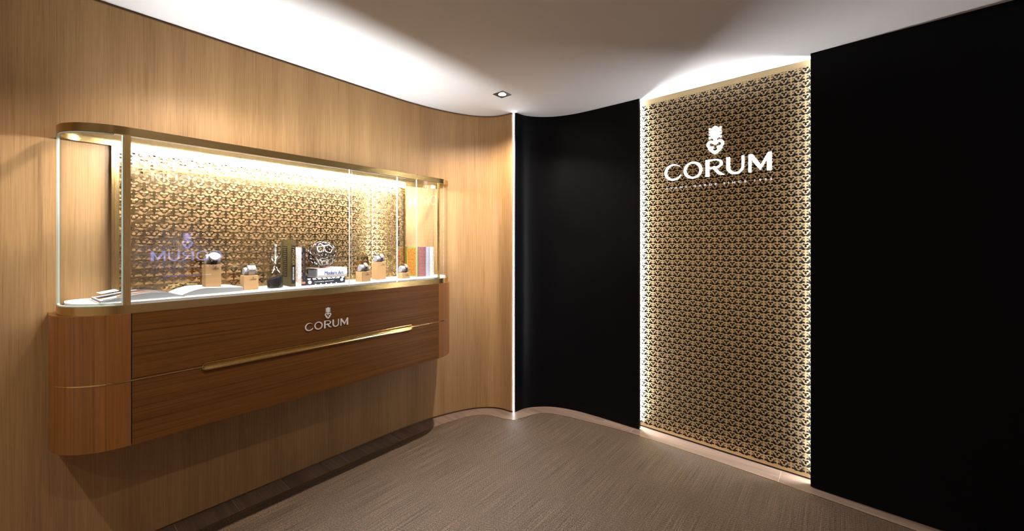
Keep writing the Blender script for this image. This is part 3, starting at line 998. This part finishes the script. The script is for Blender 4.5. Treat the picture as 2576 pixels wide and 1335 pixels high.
# glass edge trims of the left curved pane
ge_o = outline(BX - 0.0025, Y0 + 0.023, Y1 - 0.023, RC - 0.023, xb=WX + RBK * .7); ge_i = outline(BX - 0.0105, Y0 + 0.031, Y1 - 0.031, RC - 0.031, xb=WX + RBK * .7)
build('pane_edge', box(WX + RBK * .7 - .006, WX + RBK * .7 - .0002, Y0 + .023, Y0 + .031, ZG0 + .005, ZG1 - .005), 'pane_edge', dc)
build('pane_edge', ring(ge_o[:N_ - 2], ge_i[:N_ - 2], ZG1 - 0.005, ZG1 - 0.0004, closed=False), 'pane_edge', dc)
build('pane_edge', ring(ge_o[:N_ - 2], ge_i[:N_ - 2], ZG0 + 0.0004, ZG0 + 0.005, closed=False), 'pane_edge', dc)
build('pane_edge', box(BX - 0.013, BX - 0.002, yl - 0.0285, yl - 0.0227, ZG0 + 0.005, ZG1 - 0.005), 'pane_edge', dc)
# LED light under the front of the rim
def bar_y(P, y0, y1):
    n = len(P)
    v = [(p[0], y, p[1]) for y in (y0, y1) for p in P]
    return v, [tuple(range(n)), tuple(range(n, 2 * n))[::-1]] + [(i, n + i, n + (i + 1) % n, (i + 1) % n) for i in range(n)]
build('led_strip', bar_y([(BX - .0345, 1.9305), (BX - .0205, 1.9212), (BX - .0190, 1.9230), (BX - .0330, 1.9310)], 0.235, yr + 0.01), 'led', dc)
build('led_shield', join(box(BX - 0.062, BX - 0.0135, 0.230, yr + 0.015, 1.9313, 1.9330), box(BX - 0.0172, BX - 0.0135, 0.230, yr + 0.015, 1.9200, 1.9312)), 'alu', dc)  # long top lip added to stop the main strip spilling upward
build('upper_led_strip', box(BX - 0.0245, BX - 0.0200, 0.235, yr + 0.01, 1.9332, 1.9342), 'led_up', dc)

# key lattice at the back
LP, LR_ = 0.0742, 0.0388
lv, lf = key_screen('l', LP, LR_, 23, 20, 0.0018, True, thin=0.011)
Yb = 0.6446 * 0.9985                        # a bow on this column, z 1.6668
lM = frame((-2.6235, Yb - 6 * LP, 1.666 + 6 * LR_), (0, 1, 0), (0, 0, 1))
lat = build('key_lattice', (lv, lf), 'brass_lat', dc, M=lM)
cw = Vector(dc.location)
clip_mesh(lat.data, [(Vector((0, 0.2225, 0)) - cw, (0, -1, 0)), (Vector((0, 1.806, 0)) - cw, (0, 1, 0)),
                     (Vector((0, 0, 1.8925)) - cw, (0, 0, 1)), (Vector((0, 0, SZ + 0.0005)) - cw, (0, 0, -1))])

# ================================================================== THINGS IN THE CASE
def boxr(x0, x1, y0, y1, z0, z1, r=0.0012):
    """box with bevelled edges"""
    bm = bmesh.new()
    vs_ = [bm.verts.new(p) for p in box(x0, x1, y0, y1, z0, z1)[0]]
    for f in box(0, 1, 0, 1, 0, 1)[1]: bm.faces.new([vs_[i] for i in f])
    bmesh.ops.recalc_face_normals(bm, faces=bm.faces)
    bmesh.ops.bevel(bm, geom=bm.edges[:], offset=r, segments=2, affect='EDGES', profile=0.5)
    bm.verts.index_update()
    v = [tuple(q.co) for q in bm.verts]; f = [tuple(q.index for q in g.verts) for g in bm.faces]
    bm.free()
    return v, f

def cyl(axis_from, axis_to, r, seg=24, r2=None):
    a = Vector(axis_from); b = Vector(axis_to); d = (b - a).normalized()
    s = d.orthogonal().normalized(); t = d.cross(s)
    r2 = r if r2 is None else r2
    v = []
    for c, rr in ((a, r), (b, r2)):
        for i in range(seg):
            an = 2 * math.pi * i / seg
            v.append(tuple(c + (s * math.cos(an) + t * math.sin(an)) * rr))
    f = [tuple(range(seg))[::-1], tuple(range(seg, 2 * seg))]
    f += [(i, (i + 1) % seg, seg + (i + 1) % seg, seg + i) for i in range(seg)]
    return v, f

def stand(x, ya, yb, z0, z1, rz, label, cush=0.027):
    """oak block with printed emblem and suede cushion; local +x is the front, origin at front-left foot"""
    w = yb - ya; d = 0.068
    st = thing('watch_stand', label, 'watch stand', (x, ya, z0), rz, 'oak watch stands in the case')
    h = z1 - z0
    bl_ = build('block', boxr(-d, 0, 0, w, 0, h, 0.0008), 'oak_block', st, world=False)
    lw = w * 0.43
    corum(bl_, (0.0002, w * .62 - lw / 2, h - 0.0235), (0, 1, 0), lw, 0.0004, 'ink', 0.0078, 0.0020, names=('printed_letter', 'printed_key'), world=False)
    # cushion: D-shaped roll lying across the block
    cy0, cy1 = w * 0.10, w * 0.985
    prof = []
    R = cush
    for a in np.linspace(-math.pi * .5, math.pi * 1.0, 20):
        prof.append((-d * .52 + R * math.cos(a) * 0.98, h + R * 0.94 + R * math.sin(a) * 0.94))
    prof.append((-d * .52 - R * .98, h + 0.0004))
    V = []; F = []
    ts = [(0, .86), (.04, .96), (.1, 1), (.9, 1), (.96, .96), (1, .86)]
    cxm = -d * .52; czm = h + R * .94
    n = len(prof)
    for t, s in ts:
        V += [(cxm + (p[0] - cxm) * s, cy0 + (cy1 - cy0) * t, max(h + 0.0003, czm + (p[1] - czm) * s)) for p in prof]
    for k in range(len(ts) - 1):
        for j in range(n):
            q = (j + 1) % n
            F.append((k * n + j, k * n + q, (k + 1) * n + q, (k + 1) * n + j))
    F += [tuple(range(n))[::-1], tuple(range((len(ts) - 1) * n, len(ts) * n))]
    build('cushion', (V, F), 'cushion', st, smooth=True, world=False)
    return st, (cxm, (cy0 + cy1) / 2, czm, R)

def watch(st, cu, style, label, yoff=0.0):
    """wristwatch buckled round the cushion; local frame of the stand"""
    cx_, cy_, cz_, R = cu
    wt = thing('wristwatch', label, 'watch', st.location, st.rotation_euler.z, 'wristwatches in the case')
    cy_ += yoff
    sw = style['strap_w'] / 2
    # strap: band hugging the roll
    V, F = [], []
    aa = np.linspace(math.radians(-62), math.radians(150), 22)
    for a in aa:
        for rr in (R * 0.955 + 0.0006, R * .985 + 0.0028):
            for s in (-1, 1):
                V.append((cx_ + rr * math.cos(a), cy_ + s * sw, cz_ + rr * math.sin(a)))
    for k in range(len(aa) - 1):
        a, b = 4 * k, 4 * k + 4
        F += [(a, a + 1, b + 1, b), (a + 2, b + 2, b + 3, a + 3), (a, b, b + 2, a + 2), (a + 1, a + 3, b + 3, b + 1)]
    F += [(0, 2, 3, 1), (len(V) - 4, len(V) - 3, len(V) - 1, len(V) - 2)]
    build('strap', (V, F), style['strap'], wt, world=False)
    ang = math.radians(style.get('ang', 42))
    nrm = Vector((math.cos(ang), 0, math.sin(ang))); up = Vector((-math.sin(ang), 0, math.cos(ang)))
    c = Vector((cx_, cy_, cz_)) + nrm * (R + 0.0022)
    M = Matrix(((0, up.x, nrm.x, c.x), (1, up.y, nrm.y, c.y), (0, up.z, nrm.z, c.z), (0, 0, 0, 1)))
    if style['shape'] == 'round':
        r = style['r']
        cs = build('case', lathe([(0.0001, 0), (r * .92, 0), (r, .0015), (r, .006), (r * .9, .0082), (r * .84, .0082), (r * .83, .0068)], 32), style['case'], wt, smooth=True, M=M, world=False)
        dl = build('dial', lathe([(0.0001, .0069), (r * .84, .0069)], 32), style['dial'], wt, M=M, world=False)
        build('bezel', lathe([(r * .84, .0078), (r * .88, .0088), (r * .98, .0078), (r * .98, .0066)], 12), style['case'], cs, M=M, world=False)
        hands = join(box(-.0006, .0006, 0, r * .6, .0071, .0075), box(-r * .4, 0, -.0006, .0006, .0071, .0075))
        build('hands', hands, 'ink', dl, M=M, world=False)
        build('crown', cyl((r, 0, .0035), (r + .003, 0, .0035), .0022, 12), style['case'], cs, M=M, world=False)
        lugs = []
        for sx in (-1, 1):
            for sy in (-1, 1):
                lugs.append(box(sx * r * .55 - .0018, sx * r * .55 + .0018, min(sy * r * .7, sy * r * 1.2), max(sy * r * .7, sy * r * 1.2), .0005, .0045))
        build('lugs', join(*lugs), style['case'], cs, M=M, world=False)['kind'] = 'stuff'
    else:
        w, h = style['w'] / 2, style['h'] / 2
        fr = join(boxr(-w, -w + .003, -h, h, 0, .007, .0008), boxr(w - .003, w, -h, h, 0, .007, .0008),
                  boxr(-w, w, h - .004, h, 0, .007, .0008), boxr(-w, w, -h, -h + .004, 0, .007, .0008))
        cs = build('case', fr, style['case'], wt, M=M, world=False)
        dl = build('dial', box(-w + .002, w - .002, -h + .003, h - .003, .001, .004), style['dial'], wt, M=M, world=False)
        build('movement', join(box(-.0014, .0014, -h + .005, h - .005, .004, .0052), box(-w * .5, w * .5, h * .28, h * .4, .004, .0055)), style['case'], dl, M=M, world=False)
        build('crown', cyl((0, -h - .0025, .0035), (0, -h, .0035), .002, 10), style['case'], cs, M=M, world=False)
        lugs = [boxr(sx * w - .0018 - sx * .002, sx * w + .0018 - sx * .002, sy * h - .003 + sy * .003, sy * h + .003 + sy * .003, .0002, .004, .0005) for sx in (-1, 1) for sy in (-1, 1)]
        build('lugs', join(*lugs), style['case'], cs, M=M, world=False)['kind'] = 'stuff'
    return wt

s1, c1 = stand(-2.430, 0.512, 0.577, 1.2345, 1.349, 0.0, 'tall oak watch stand standing on the open book', 0.0275)
watch(s1, c1, dict(shape='round', r=.0250, strap_w=.026, strap='strap_blue', case='steel', dial='dial_blue', ang=30), 'large steel watch with pale blue dial on the stand over the open book', 0.003)
s2, c2 = stand(-2.450, 0.6825, 0.751, SZ + .0002, 1.2825, 0.0, 'short oak watch stand between open book and hourglass', 0.023)
watch(s2, c2, dict(shape='rect', w=.042, h=.034, strap_w=.028, strap='strap_white', case='steel', dial='dial_white', ang=50), 'white watch with white strap on the stand beside the hourglass', 0.003)
s3, c3 = stand(-2.409, 1.333, 1.401, SZ + .0002, 1.271, math.radians(5), 'cube-shaped oak watch stand nearest the stacked art books', 0.0245)
watch(s3, c3, dict(shape='rect', w=.026, h=.034, strap_w=.017, strap='strap_black', case='rose', dial='dial_white', ang=52), 'rose gold watch with black strap on the cube-shaped stand by the art books', 0.004)
s4, c4 = stand(-2.478, 1.490, 1.5585, SZ + .0002, 1.3265, math.radians(5), 'tallest oak watch stand of the right-hand trio', 0.0245)
watch(s4, c4, dict(shape='round', r=.0165, strap_w=.017, strap='strap_blue', case='rose', dial='dial_white', ang=45), 'rose gold watch with dark blue strap on the tallest stand of the trio', 0.005)
s5, c5 = stand(-2.418, 1.650, 1.7195, SZ + .0002, 1.2466, math.radians(2), 'lowest oak watch stand beside the green parrot book', 0.0265)
watch(s5, c5, dict(shape='rect', w=.020, h=.036, strap_w=.014, strap='strap_black', case='rose', dial='dial_white', ang=52), 'slim rose gold watch with black strap on the lowest stand', 0.006)
# orange print on the white watch
w2 = [o for o in bpy.data.objects if o.name.startswith('wristwatch')][1]

# ------------------------------------------------------------------ hourglass
hg = thing('hourglass', 'tall glass hourglass with black sand and white lettering in front of the black-gold book', 'hourglass', (-2.472, 0.8395, SZ))
R, H = 0.0410, 0.264
prof = [(0.0001, 0.0), (R * .9, 0.0), (R, .004), (R, H * .27), (R * .97, H * .30), (R * .80, H * .345), (R * .45, H * .42), (R * .17, H * .475), (R * .12, H * .495),
        (R * .17, H * .515), (R * .45, H * .575), (R * .82, H * .65), (R * .97, H * .69), (R, H * .72), (R, H - .003), (R * .95, H), (0.0001, H)]
def dense(P, k=3):
    out = []
    for a, b in zip(P[:-1], P[1:]): out += [(a[0] + (b[0] - a[0]) * t / k, a[1] + (b[1] - a[1]) * t / k) for t in range(k)]
    return out + [P[-1]]
build('glass_body', lathe(prof, 48), 'hour', hg, smooth=True, world=False)
iprof = [(0.0001, 0.006)] + [(r * .94, z + (0.006 if z < H * .1 else 0)) for r, z in prof[2:-2]] + [(R * .9, H - .005), (0.0001, H - .005)]
build('inner_wall', lathe(iprof, 48), 'hour', hg, smooth=True, world=False)
sv, sf = lathe([(0.0001, 0.0065), (R * .91, 0.0065), (R * .91, H * .22), (0.0001, H * .24)], 40)
# sand surface leans up to the right
sv = [(x, y, z + (max(0, 1) * y / R * 0.014 if z > H * .1 else 0)) for x, y, z in sv]
build('sand', (sv, sf), 'sand', hg, smooth=True, world=False)
# white lettering running down the glass
def on_cyl(M0, o, R_):
    V = np.array([v.co[:] for v in o.data.vertices])
    return V
lt = text('30 minutes', 0.0165, 'white_print', Matrix.Identity(4), hg, 'lettering', depth=0.0002, world=False, weight=0.0004)
V = np.array([v.co[:] for v in lt.data.vertices])
a0 = math.radians(-12)
for i, v in enumerate(lt.data.vertices):
    x, y = V[i, 0], V[i, 1]
    a = a0 + (y - 0.006) / R
    v.co = ((R + 0.0004) * math.cos(a), (R + 0.0004) * math.sin(a), H - 0.014 - x)

# ------------------------------------------------------------------ books
def book(name, label, x0, x1, ya, yb, z0, z1, cover, spine_front=True, lying=False, group=None, rz=0.0, page='paper', spine=None, round_spine=True):
    """hardback; local frame: spine at +x, x from -(depth) to 0, thickness along y (upright) or z (lying)"""
    bk = thing(name, label, 'book', (x1, (ya + yb) / 2, z0), rz, group)
    d = x1 - x0; w = (yb - ya) / 2; h = z1 - z0; t = 0.0028
    if not lying:
        build('cover', join(boxr(-d, -.003, -w, -w + t, 0, h, .0006), boxr(-d, -.003, w - t, w, 0, h, .0006)), cover, bk, world=False)
        build('page_block', box(-d + .003, -.004, -w + t, w - t, .003, h - .003), page, bk, world=False)
        pts = []
        nn = 8
        for i in range(nn + 1):
            a = -1 + 2 * i / nn
            bulge = (0.0035 if round_spine else 0.0) * (1 - a * a)
            pts.append((-.003 + bulge + .0005, a * w))
        pts += [(-.0045, w), (-.0045, -w)]
        build('spine', prism(pts, 0, h), spine or cover, bk, world=False, smooth=round_spine)
    else:
        build('cover', join(boxr(-d, -.003, -w, w, 0, t, .0006), boxr(-d, -.003, -w, w, h - t, h, .0006)), cover, bk, world=False)
        build('page_block', box(-d + .003, -.004, -w + .003, w - .003, t, h - t), page, bk, world=False)
        pts = []
        nn = 8
        for i in range(nn + 1):
            a = -1 + 2 * i / nn
            pts.append((-.003 + .0005 + .004 * (1 - a ** 2), a * h / 2 + h / 2))
        pts += [(-.0048, h), (-.0048, 0)]
        n = len(pts)
        v = [(p[0], y, p[1]) for y in (-w, w) for p in pts]
        f = [tuple(range(n)), tuple(range(n, 2 * n))[::-1]] + [(i, n + i, n + (i + 1) % n, (i + 1) % n) for i in range(n)]
        build('spine', (v, f), spine or cover, bk, world=False, smooth=True)
    return bk

up_group = 'upright books in the case'
bw = book('art_book', 'tall black and gold patterned book standing behind the hourglass', -2.605, -2.448, 0.9155, 0.942, SZ, 1.478, 'cover_gold', group=up_group, round_spine=False)
# title panel on the cover and lettering
build('title_panel', box(-.122, -.055, -.0136, -.01335, .055, .235), 'cover_black', bw, world=False)
for i in range(15):
    z = .228 - i * .0115
    build('title_line', box(-.115 + .004 * (i % 3), -.062 - .003 * ((i * 7) % 4), -.0138, -.01365, z - .0028, z), 'gold_print', bw, world=False)
build('spine_panel', box(.0006, .0009, -.0095, .0095, .018, .240), 'cover_black', bw, world=False)
spM = lambda x, y, z: Matrix(((0, 0, 1, x), (0, 1, 0, y), (-1, 0, 0, z), (0, 0, 0, 1)))   # reads downwards
def spine_text(bk, s, size, mat, x, ztop, zbot, weight=0.0):
    # text x -> -z, text y -> +y, normal +x
    M = Matrix(((0, 0, 1, x), (0, 1, 0, -size * .36), (-1, 0, 0, ztop), (0, 0, 0, 1)))
    return text(s, size, mat, M, bk, 'spine_lettering', depth=0.0003, weight=weight, world=False, fit=ztop - zbot)
spine_text(bw, 'I WONDER', 0.019, 'gold_print', .0012, .232, .125, 0.0002)
spine_text(bw, 'MARIAN BANTJES', 0.0105, 'white_print', .0012, .115, .040, 0.0001)

bh = book('art_book', 'white book with fine copper fan pattern beside the black-gold book', -2.60, -2.4545, 0.9435, 0.9765, SZ, 1.4335, 'cover_white', group=up_group, round_spine=False)
build('spine_label', box(.0006, .0009, -.005, .008, .045, .200), 'white_print', bh, world=False)
for i in range(9):
    build('title_line', box(.0010, .0012, -.0008 - .0006 * (i % 2), .0012, .066 + i * .0142, .076 + i * .0142), 'cushion', bh, world=False)
bd = book('art_book', 'charcoal book with copper bars standing against the lying books', -2.60, -2.459, 0.978, 1.0025, SZ, 1.431, 'cover_dark', group=up_group, round_spine=False)
for i in range(6):
    build('copper_bar', box(.0006, .0009, -.0118, -.0086, .022 + i * .036, .044 + i * .036), 'copper', bd, world=False)
build('copper_bar', box(.0006, .0009, -.0118, .010, .012, .024), 'copper', bd, world=False)
for i in range(8):
    build('title_line', box(.0008, .0010, -.0006 - .0006 * (i % 2), .0014, .080 + i * .0148, .091 + i * .0148), 'copper', bd, world=False)

bl = book('novel', 'charcoal book with white half dots lying at the bottom of the book pile', -2.60, -2.460, 1.005, 1.246, SZ, 1.2452, 'cover_dark', lying=True, group='lying books under the ball')
def disc_x(bk, y, z, r, mat, x, half=None, name='printed_dot'):
    P = []
    if half is None: an = np.linspace(0, 2 * math.pi, 17)[:-1]
    elif half > 0: an = np.linspace(0, math.pi, 10)
    else: an = np.linspace(math.pi, 2 * math.pi, 10)
    P = [(y + r * math.cos(a), z + r * math.sin(a)) for a in an]
    n = len(P)
    v = [(x, p[0], p[1]) for p in P] + [(x - .0006, p[0], p[1]) for p in P]
    f = [tuple(range(n)), tuple(range(n, 2 * n))[::-1]] + [(i, n + i, n + (i + 1) % n, (i + 1) % n) for i in range(n)]
    build(name, (v, f), mat, bk, world=False)
disc_x(bl, -.100, .018, .0105, 'white_print', .0019)
disc_x(bl, .098, .022, .0095, 'white_print', .0019)
for i in range(5):
    y = -.066 + i * .032
    disc_x(bl, y, .0325, .0052, 'white_print', .0012, 1)
    disc_x(bl, y, .0065, .0052, 'white_print', .0010, -1)
for i in range(8):
    disc_x(bl, -.104 + i * .03, .0415, .010, 'white_print', .0004, -1)
text('F. SCOTT FITZGERALD  TENDER IS THE NIGHT', 0.0058, 'white_print', frame((.0019, -.072, .0165), (0, 1, 0), (0, 0, 1)), bl, 'spine_lettering', depth=.0002, world=False, fit=.118, weight=.0001)
bm_ = book('art_book', 'thick white book titled Modern Art lying under the openwork ball', -2.610, -2.460, 1.0745, 1.259, 1.2455, 1.3022, 'cover_mod', lying=True, group='lying books under the ball')
text('Modern Art', 0.0315, 'navy', frame((.0018, -.052, .0175), (0, 1, 0), (0, 0, 1)), bm_, 'spine_lettering', depth=.0004, world=False, fit=.118, bold=.0006)
build('cover_print', join(box(-.12, -.05, -.075, .045, .0567, .0570)), 'orange_print', bm_, world=False)

rg = 'books at the right end of the case'
bg = book('novel', 'green book with orange parrot cover, leftmost of the four at the right end', -2.608, -2.471, 1.818, 1.8285, SZ, 1.433, 'cover_green', group=rg, spine='green', round_spine=False)
bf = [o for o in bg.children if o.name.startswith('cover')][0]
build('cover_margin', join(box(-.137, -.128, -.0056, -.00545, 0, .229), box(-.014, -.003, -.0056, -.00545, 0, .229), box(-.137, -.003, -.0056, -.00545, 0, .009), box(-.137, -.003, -.0056, -.00545, .219, .229)), 'green', bg, world=False)
book('novel', 'thick book with rose and cream fan pattern between green and pale blue books', -2.606, -2.466, 1.8295, 1.8955, SZ, 1.433, 'cover_pink', group=rg)
bb = book('novel', 'pale blue book with pink flowers, third of the four at the right end', -2.606, -2.470, 1.8965, 1.938, SZ, 1.4335, 'cover_blue', group=rg)
for i in range(3):
    build('title_line', box(.0008, .0011, -.009, .009, .098 - i * .011, .1 - i * .011), 'cushion', bb, world=False)
br = book('novel', 'white book with black ring drawings, rightmost of the four', -2.606, -2.472, 1.939, 1.9815, SZ, 1.433, 'cover_ring', group=rg)

# ------------------------------------------------------------------ openwork ball
phi = (1 + 5 ** .5) / 2
pts = set()
for base in ((1, 1, phi ** 3), (phi ** 2, phi, 2 * phi), (2 + phi, 0, phi ** 2)):
    for sx in (-1, 1):
        for sy in (-1, 1):
            for sz in (-1, 1):
                q = (base[0] * sx, base[1] * sy, base[2] * sz)
                for p in range(3):
                    pts.add(tuple(round(q[(p + i) % 3], 6) + 0.0 for i in range(3)))
bmb = bmesh.new()
for p in pts: bmb.verts.new(p)
hull = bmesh.ops.convex_hull(bmb, input=bmb.verts[:])
bmesh.ops.dissolve_limit(bmb, angle_limit=math.radians(2), verts=bmb.verts[:], edges=bmb.edges[:])
rad = max(v.co.length for v in bmb.verts)
RB = 0.0835
for v in bmb.verts: v.co = v.co / rad * RB
me = bpy.data.meshes.new('openwork_ball'); bmb.to_mesh(me); bmb.free()
ball = link('openwork_ball', me, 'ball')
ball.location = (-2.522, 1.128, 1.3022 + RB + 0.0035)
ball.rotation_euler = (math.radians(14), math.radians(31.7), math.radians(18))
md = ball.modifiers.new('wire', 'WIREFRAME'); md.thickness = 0.0135; md.use_even_offset = False; md.use_relative_offset = False
md = ball.modifiers.new('sub', 'SUBSURF'); md.levels = 1; md.render_levels = 1
me.shade_smooth()
tag(ball, 'openwork silver ball of joined bars resting on the Modern Art book', 'decoration')

# ------------------------------------------------------------------ open book
ob = thing('open_book', 'large open picture book lying at the left end of the shelf', 'book', (-2.352, 0.14, SZ), math.radians(4.2))
# local: y along the spread 0..0.53, x from 0 (front) to -0.225 (back)
BD, BW, G = 0.222, 0.53, 0.27
def hump(y):
    """height of the page surface"""
    if y <= G:
        t = y / G
        return 0.011 + 0.030 * math.sin(math.pi * min(1, max(0, (t - .05) / .95))) ** 1.0 * (0.35 + .65 * t) * 1.05 - 0.004 * t
    t = (y - G) / (BW - G)
    return 0.007 + 0.027 * (1 - (1 - min(1, t / .42)) ** 2.2) - 0.010 * max(0, (t - .35)) / .65
ysL = [G * i / 22 for i in range(23)]; ysR = [G + (BW - G) * i / 22 for i in range(23)]
def stack(ys, inset=0.0):
    V, F = [], []
    n = len(ys)
    for x in (0.0 - .004, -BD + .004):
        V += [(x, y, 0.0036) for y in ys] + [(x, y, hump(y)) for y in ys]
    for i in range(n - 1):
        F += [(i, i + 1, n + i + 1, n + i), (2 * n + i, 3 * n + i, 3 * n + i + 1, 2 * n + i + 1), (n + i, n + i + 1, 3 * n + i + 1, 3 * n + i), (i, 2 * n + i, 2 * n + i + 1, i + 1)]
    F += [(0, n, 3 * n, 2 * n), (n - 1, 3 * n - 1, 4 * n - 1, 2 * n - 1)]
    F[-1] = (n - 1, 2 * n - 1, 4 * n - 1, 3 * n - 1)
    return V, F
yl_ = [0.006 + (G - .008) * i / 22 for i in range(23)]
yr_ = [G + .002 + (BW - G - .008) * i / 22 for i in range(23)]
build('page_block', stack(yl_), 'paper', ob, world=False, smooth=True)
build('page_block', stack(yr_), 'paper', ob, world=False, smooth=True)
build('cover', join(box(-BD, 0, 0, G - .012, 0.0002, .0034), box(-BD, 0, G + .012, BW, 0.0002, .0034), box(-BD, 0, G - .013, G + .013, .0001, .0015)), 'cover_mod', ob, world=False)
def sheet(ys, x0, x1, dz=0.0005, nx=1):
    V, F = [], []
    n = len(ys)
    V = [(x, y, hump(y) + dz) for x in (x0, x1) for y in ys] + [(x, y, hump(y) + dz - .0003) for x in (x0, x1) for y in ys]
    for i in range(n - 1):
        F += [(i, i + 1, n + i + 1, n + i), (2 * n + i, 3 * n + i, 3 * n + i + 1, 2 * n + i + 1)]
        F += [(i, 2 * n + i, 2 * n + i + 1, i + 1), (n + i, n + i + 1, 3 * n + i + 1, 3 * n + i)]
    F += [(0, n, 3 * n, 2 * n), (n - 1, 2 * n - 1, 4 * n - 1, 3 * n - 1)]
    return V, F
build('page', sheet(yl_, -.004, -BD + .004), 'page', ob, world=False, smooth=True)
build('page', sheet(yr_, -.004, -BD + .004), 'page', ob, world=False, smooth=True)
def patch(ya, yb, x0, x1, mat, dz=0.0013):
    ys = [ya + (yb - ya) * i / 24 for i in range(25)]
    build('printed_picture', sheet(ys, x0, x1, dz), mat, ob, world=False)
patch(.012, .150, -.215, -.165, 'photo_sky')
patch(.150, .262, -.216, -.125, 'photo_violet')
patch(.012, .185, -.165, -.095, 'photo_brown', .0016)
patch(.150, .262, -.125, -.040, 'photo_slate', .0018)
patch(.060, .215, -.075, -.030, 'photo_tan', .0021)
patch(.012, .262, -.030, -.008, 'photo_slate', .0015)
# a loose card on the left page
build('card', ([(-.150, .012, .036), (-.095, .020, .033), (-.095, .075, .042), (-.150, .070, .046), (-.150, .012, .0355), (-.095, .020, .0325), (-.095, .075, .0415), (-.150, .070, .0455)],
               [(0, 1, 2, 3), (7, 6, 5, 4), (0, 4, 5, 1), (1, 5, 6, 2), (2, 6, 7, 3), (3, 7, 4, 0)]), 'page', ob, world=False)

# ================================================================== DOWNLIGHTS
def downlight(x, y, label, power, visible=True, size=math.radians(132), blend=0.35, aim=None):
    d = thing('downlight', label, 'downlight', (x, y, ZC), 0, 'recessed ceiling downlights')
    o = [(x - .05, y - .05), (x + .05, y - .05), (x + .05, y + .05), (x - .05, y + .05)]
    i = [(x - .0455, y - .0455), (x + .0455, y - .0455), (x + .0455, y + .0455), (x - .0455, y + .0455)]
    build('frame', ring(o, i, ZC - .0035, ZC - .0002), 'dark_metal', d)
    build('baffle', box(x - .0455, x + .0455, y - .0455, y + .0455, ZC - .0012, ZC - .0003), 'dark_metal', d)
    build('lens', ([(a + x, b + y, c + ZC - .0014) for a, b, c in lathe([(0.0001, -.0035), (.020, -.003), (.026, -.0012), (.029, 0)], 32)[0]], lathe([(0, 0), (1, 0), (2, 0), (3, 0)], 32)[1]), 'lens', d, smooth=True)
    ld = bpy.data.lights.new('downlight_beam', 'SPOT')
    ld.energy = power; ld.spot_size = size; ld.spot_blend = blend; ld.shadow_soft_size = 0.03
    ld.color = (1.0, 0.895, 0.77)
    lo = bpy.data.objects.new('downlight_beam', ld); C.objects.link(lo)
    lo.parent = d; lo.location = (0, 0, -0.012)
    if aim:
        lo.rotation_euler = (Vector(aim) - Vector((x, y, ZC))).to_track_quat('-Z', 'Y').to_euler()
    return d
downlight(-1.973, 2.231, 'square recessed downlight in the ceiling near the corner light strip', P_DOWN * 3.5, size=math.radians(134), blend=1.0)
downlight(-1.965, 0.57, 'square recessed downlight in the ceiling above the left half of the display case', P_DOWN * 1.35, blend=0.5)
downlight(-1.965, -0.75, 'square recessed downlight in the ceiling left of the display case', P_DOWN * 1.35, size=math.radians(134), blend=1.0)
downlight(-0.30, 0.45, 'added square fill downlight in the ceiling right above the viewer', P_DOWN * 1.0, size=math.radians(125), blend=0.9)  # this and the next two: unseen fill lamps added to brighten the ceiling
downlight(0.95, 0.45, 'added square fill downlight in the ceiling at the far right', P_DOWN * 1.0, size=math.radians(125), blend=0.9)
downlight(-0.30, -0.95, 'added square fill downlight in the ceiling behind the viewer', P_DOWN * 1.0, size=math.radians(125), blend=0.9)

# ================================================================== SIGNS ACROSS THE ROOM (seen mirrored in the case glass)
fs = thing('violet_sign', 'violet lettering and key emblem mirrored in the display case glass', 'sign', (1.69, 1.14, 1.06))
corum(fs, (1.60, 1.491, 1.252), (0, -1, 0), 0.697, 0.004, 'violet', 0.196, 0.028)
text('AVANT-GARDE SINCE 1955', 0.022, 'violet', frame((1.60, 1.491, 1.165), (0, -1, 0), (0, 0, 1)), fs, 'tagline', spacing=2.3, depth=.004, weight=.0008, fit=0.68)
text('www.corum-watches.com', 0.036, 'violet', frame((1.60, 1.375, 1.058), (0, -1, 0), (0, 0, 1)), fs, 'web_address', depth=.004, fit=0.47)
build('backboard', box(1.606, 1.698, 0.70, 1.58, 1.02, 1.64), 'cover_black', fs)
us = thing('white_sign', 'white lit lettering mirrored faintly at the top of the case glass', 'sign', (1.69, 1.05, 2.13))
s_ = .62 / WORD_W
for ch, F, x, w in LETTERS:
    build('letter', letter_flat(ch, F, .02), 'lamp_sign', us, M=frame((1.60, 1.42 - x * s_, 2.20), (0, -1, 0), (0, 0, 1), s_ * 1.0))
build('backboard', box(1.606, 1.698, 0.75, 1.47, 2.12, 2.36), 'cover_black', us)
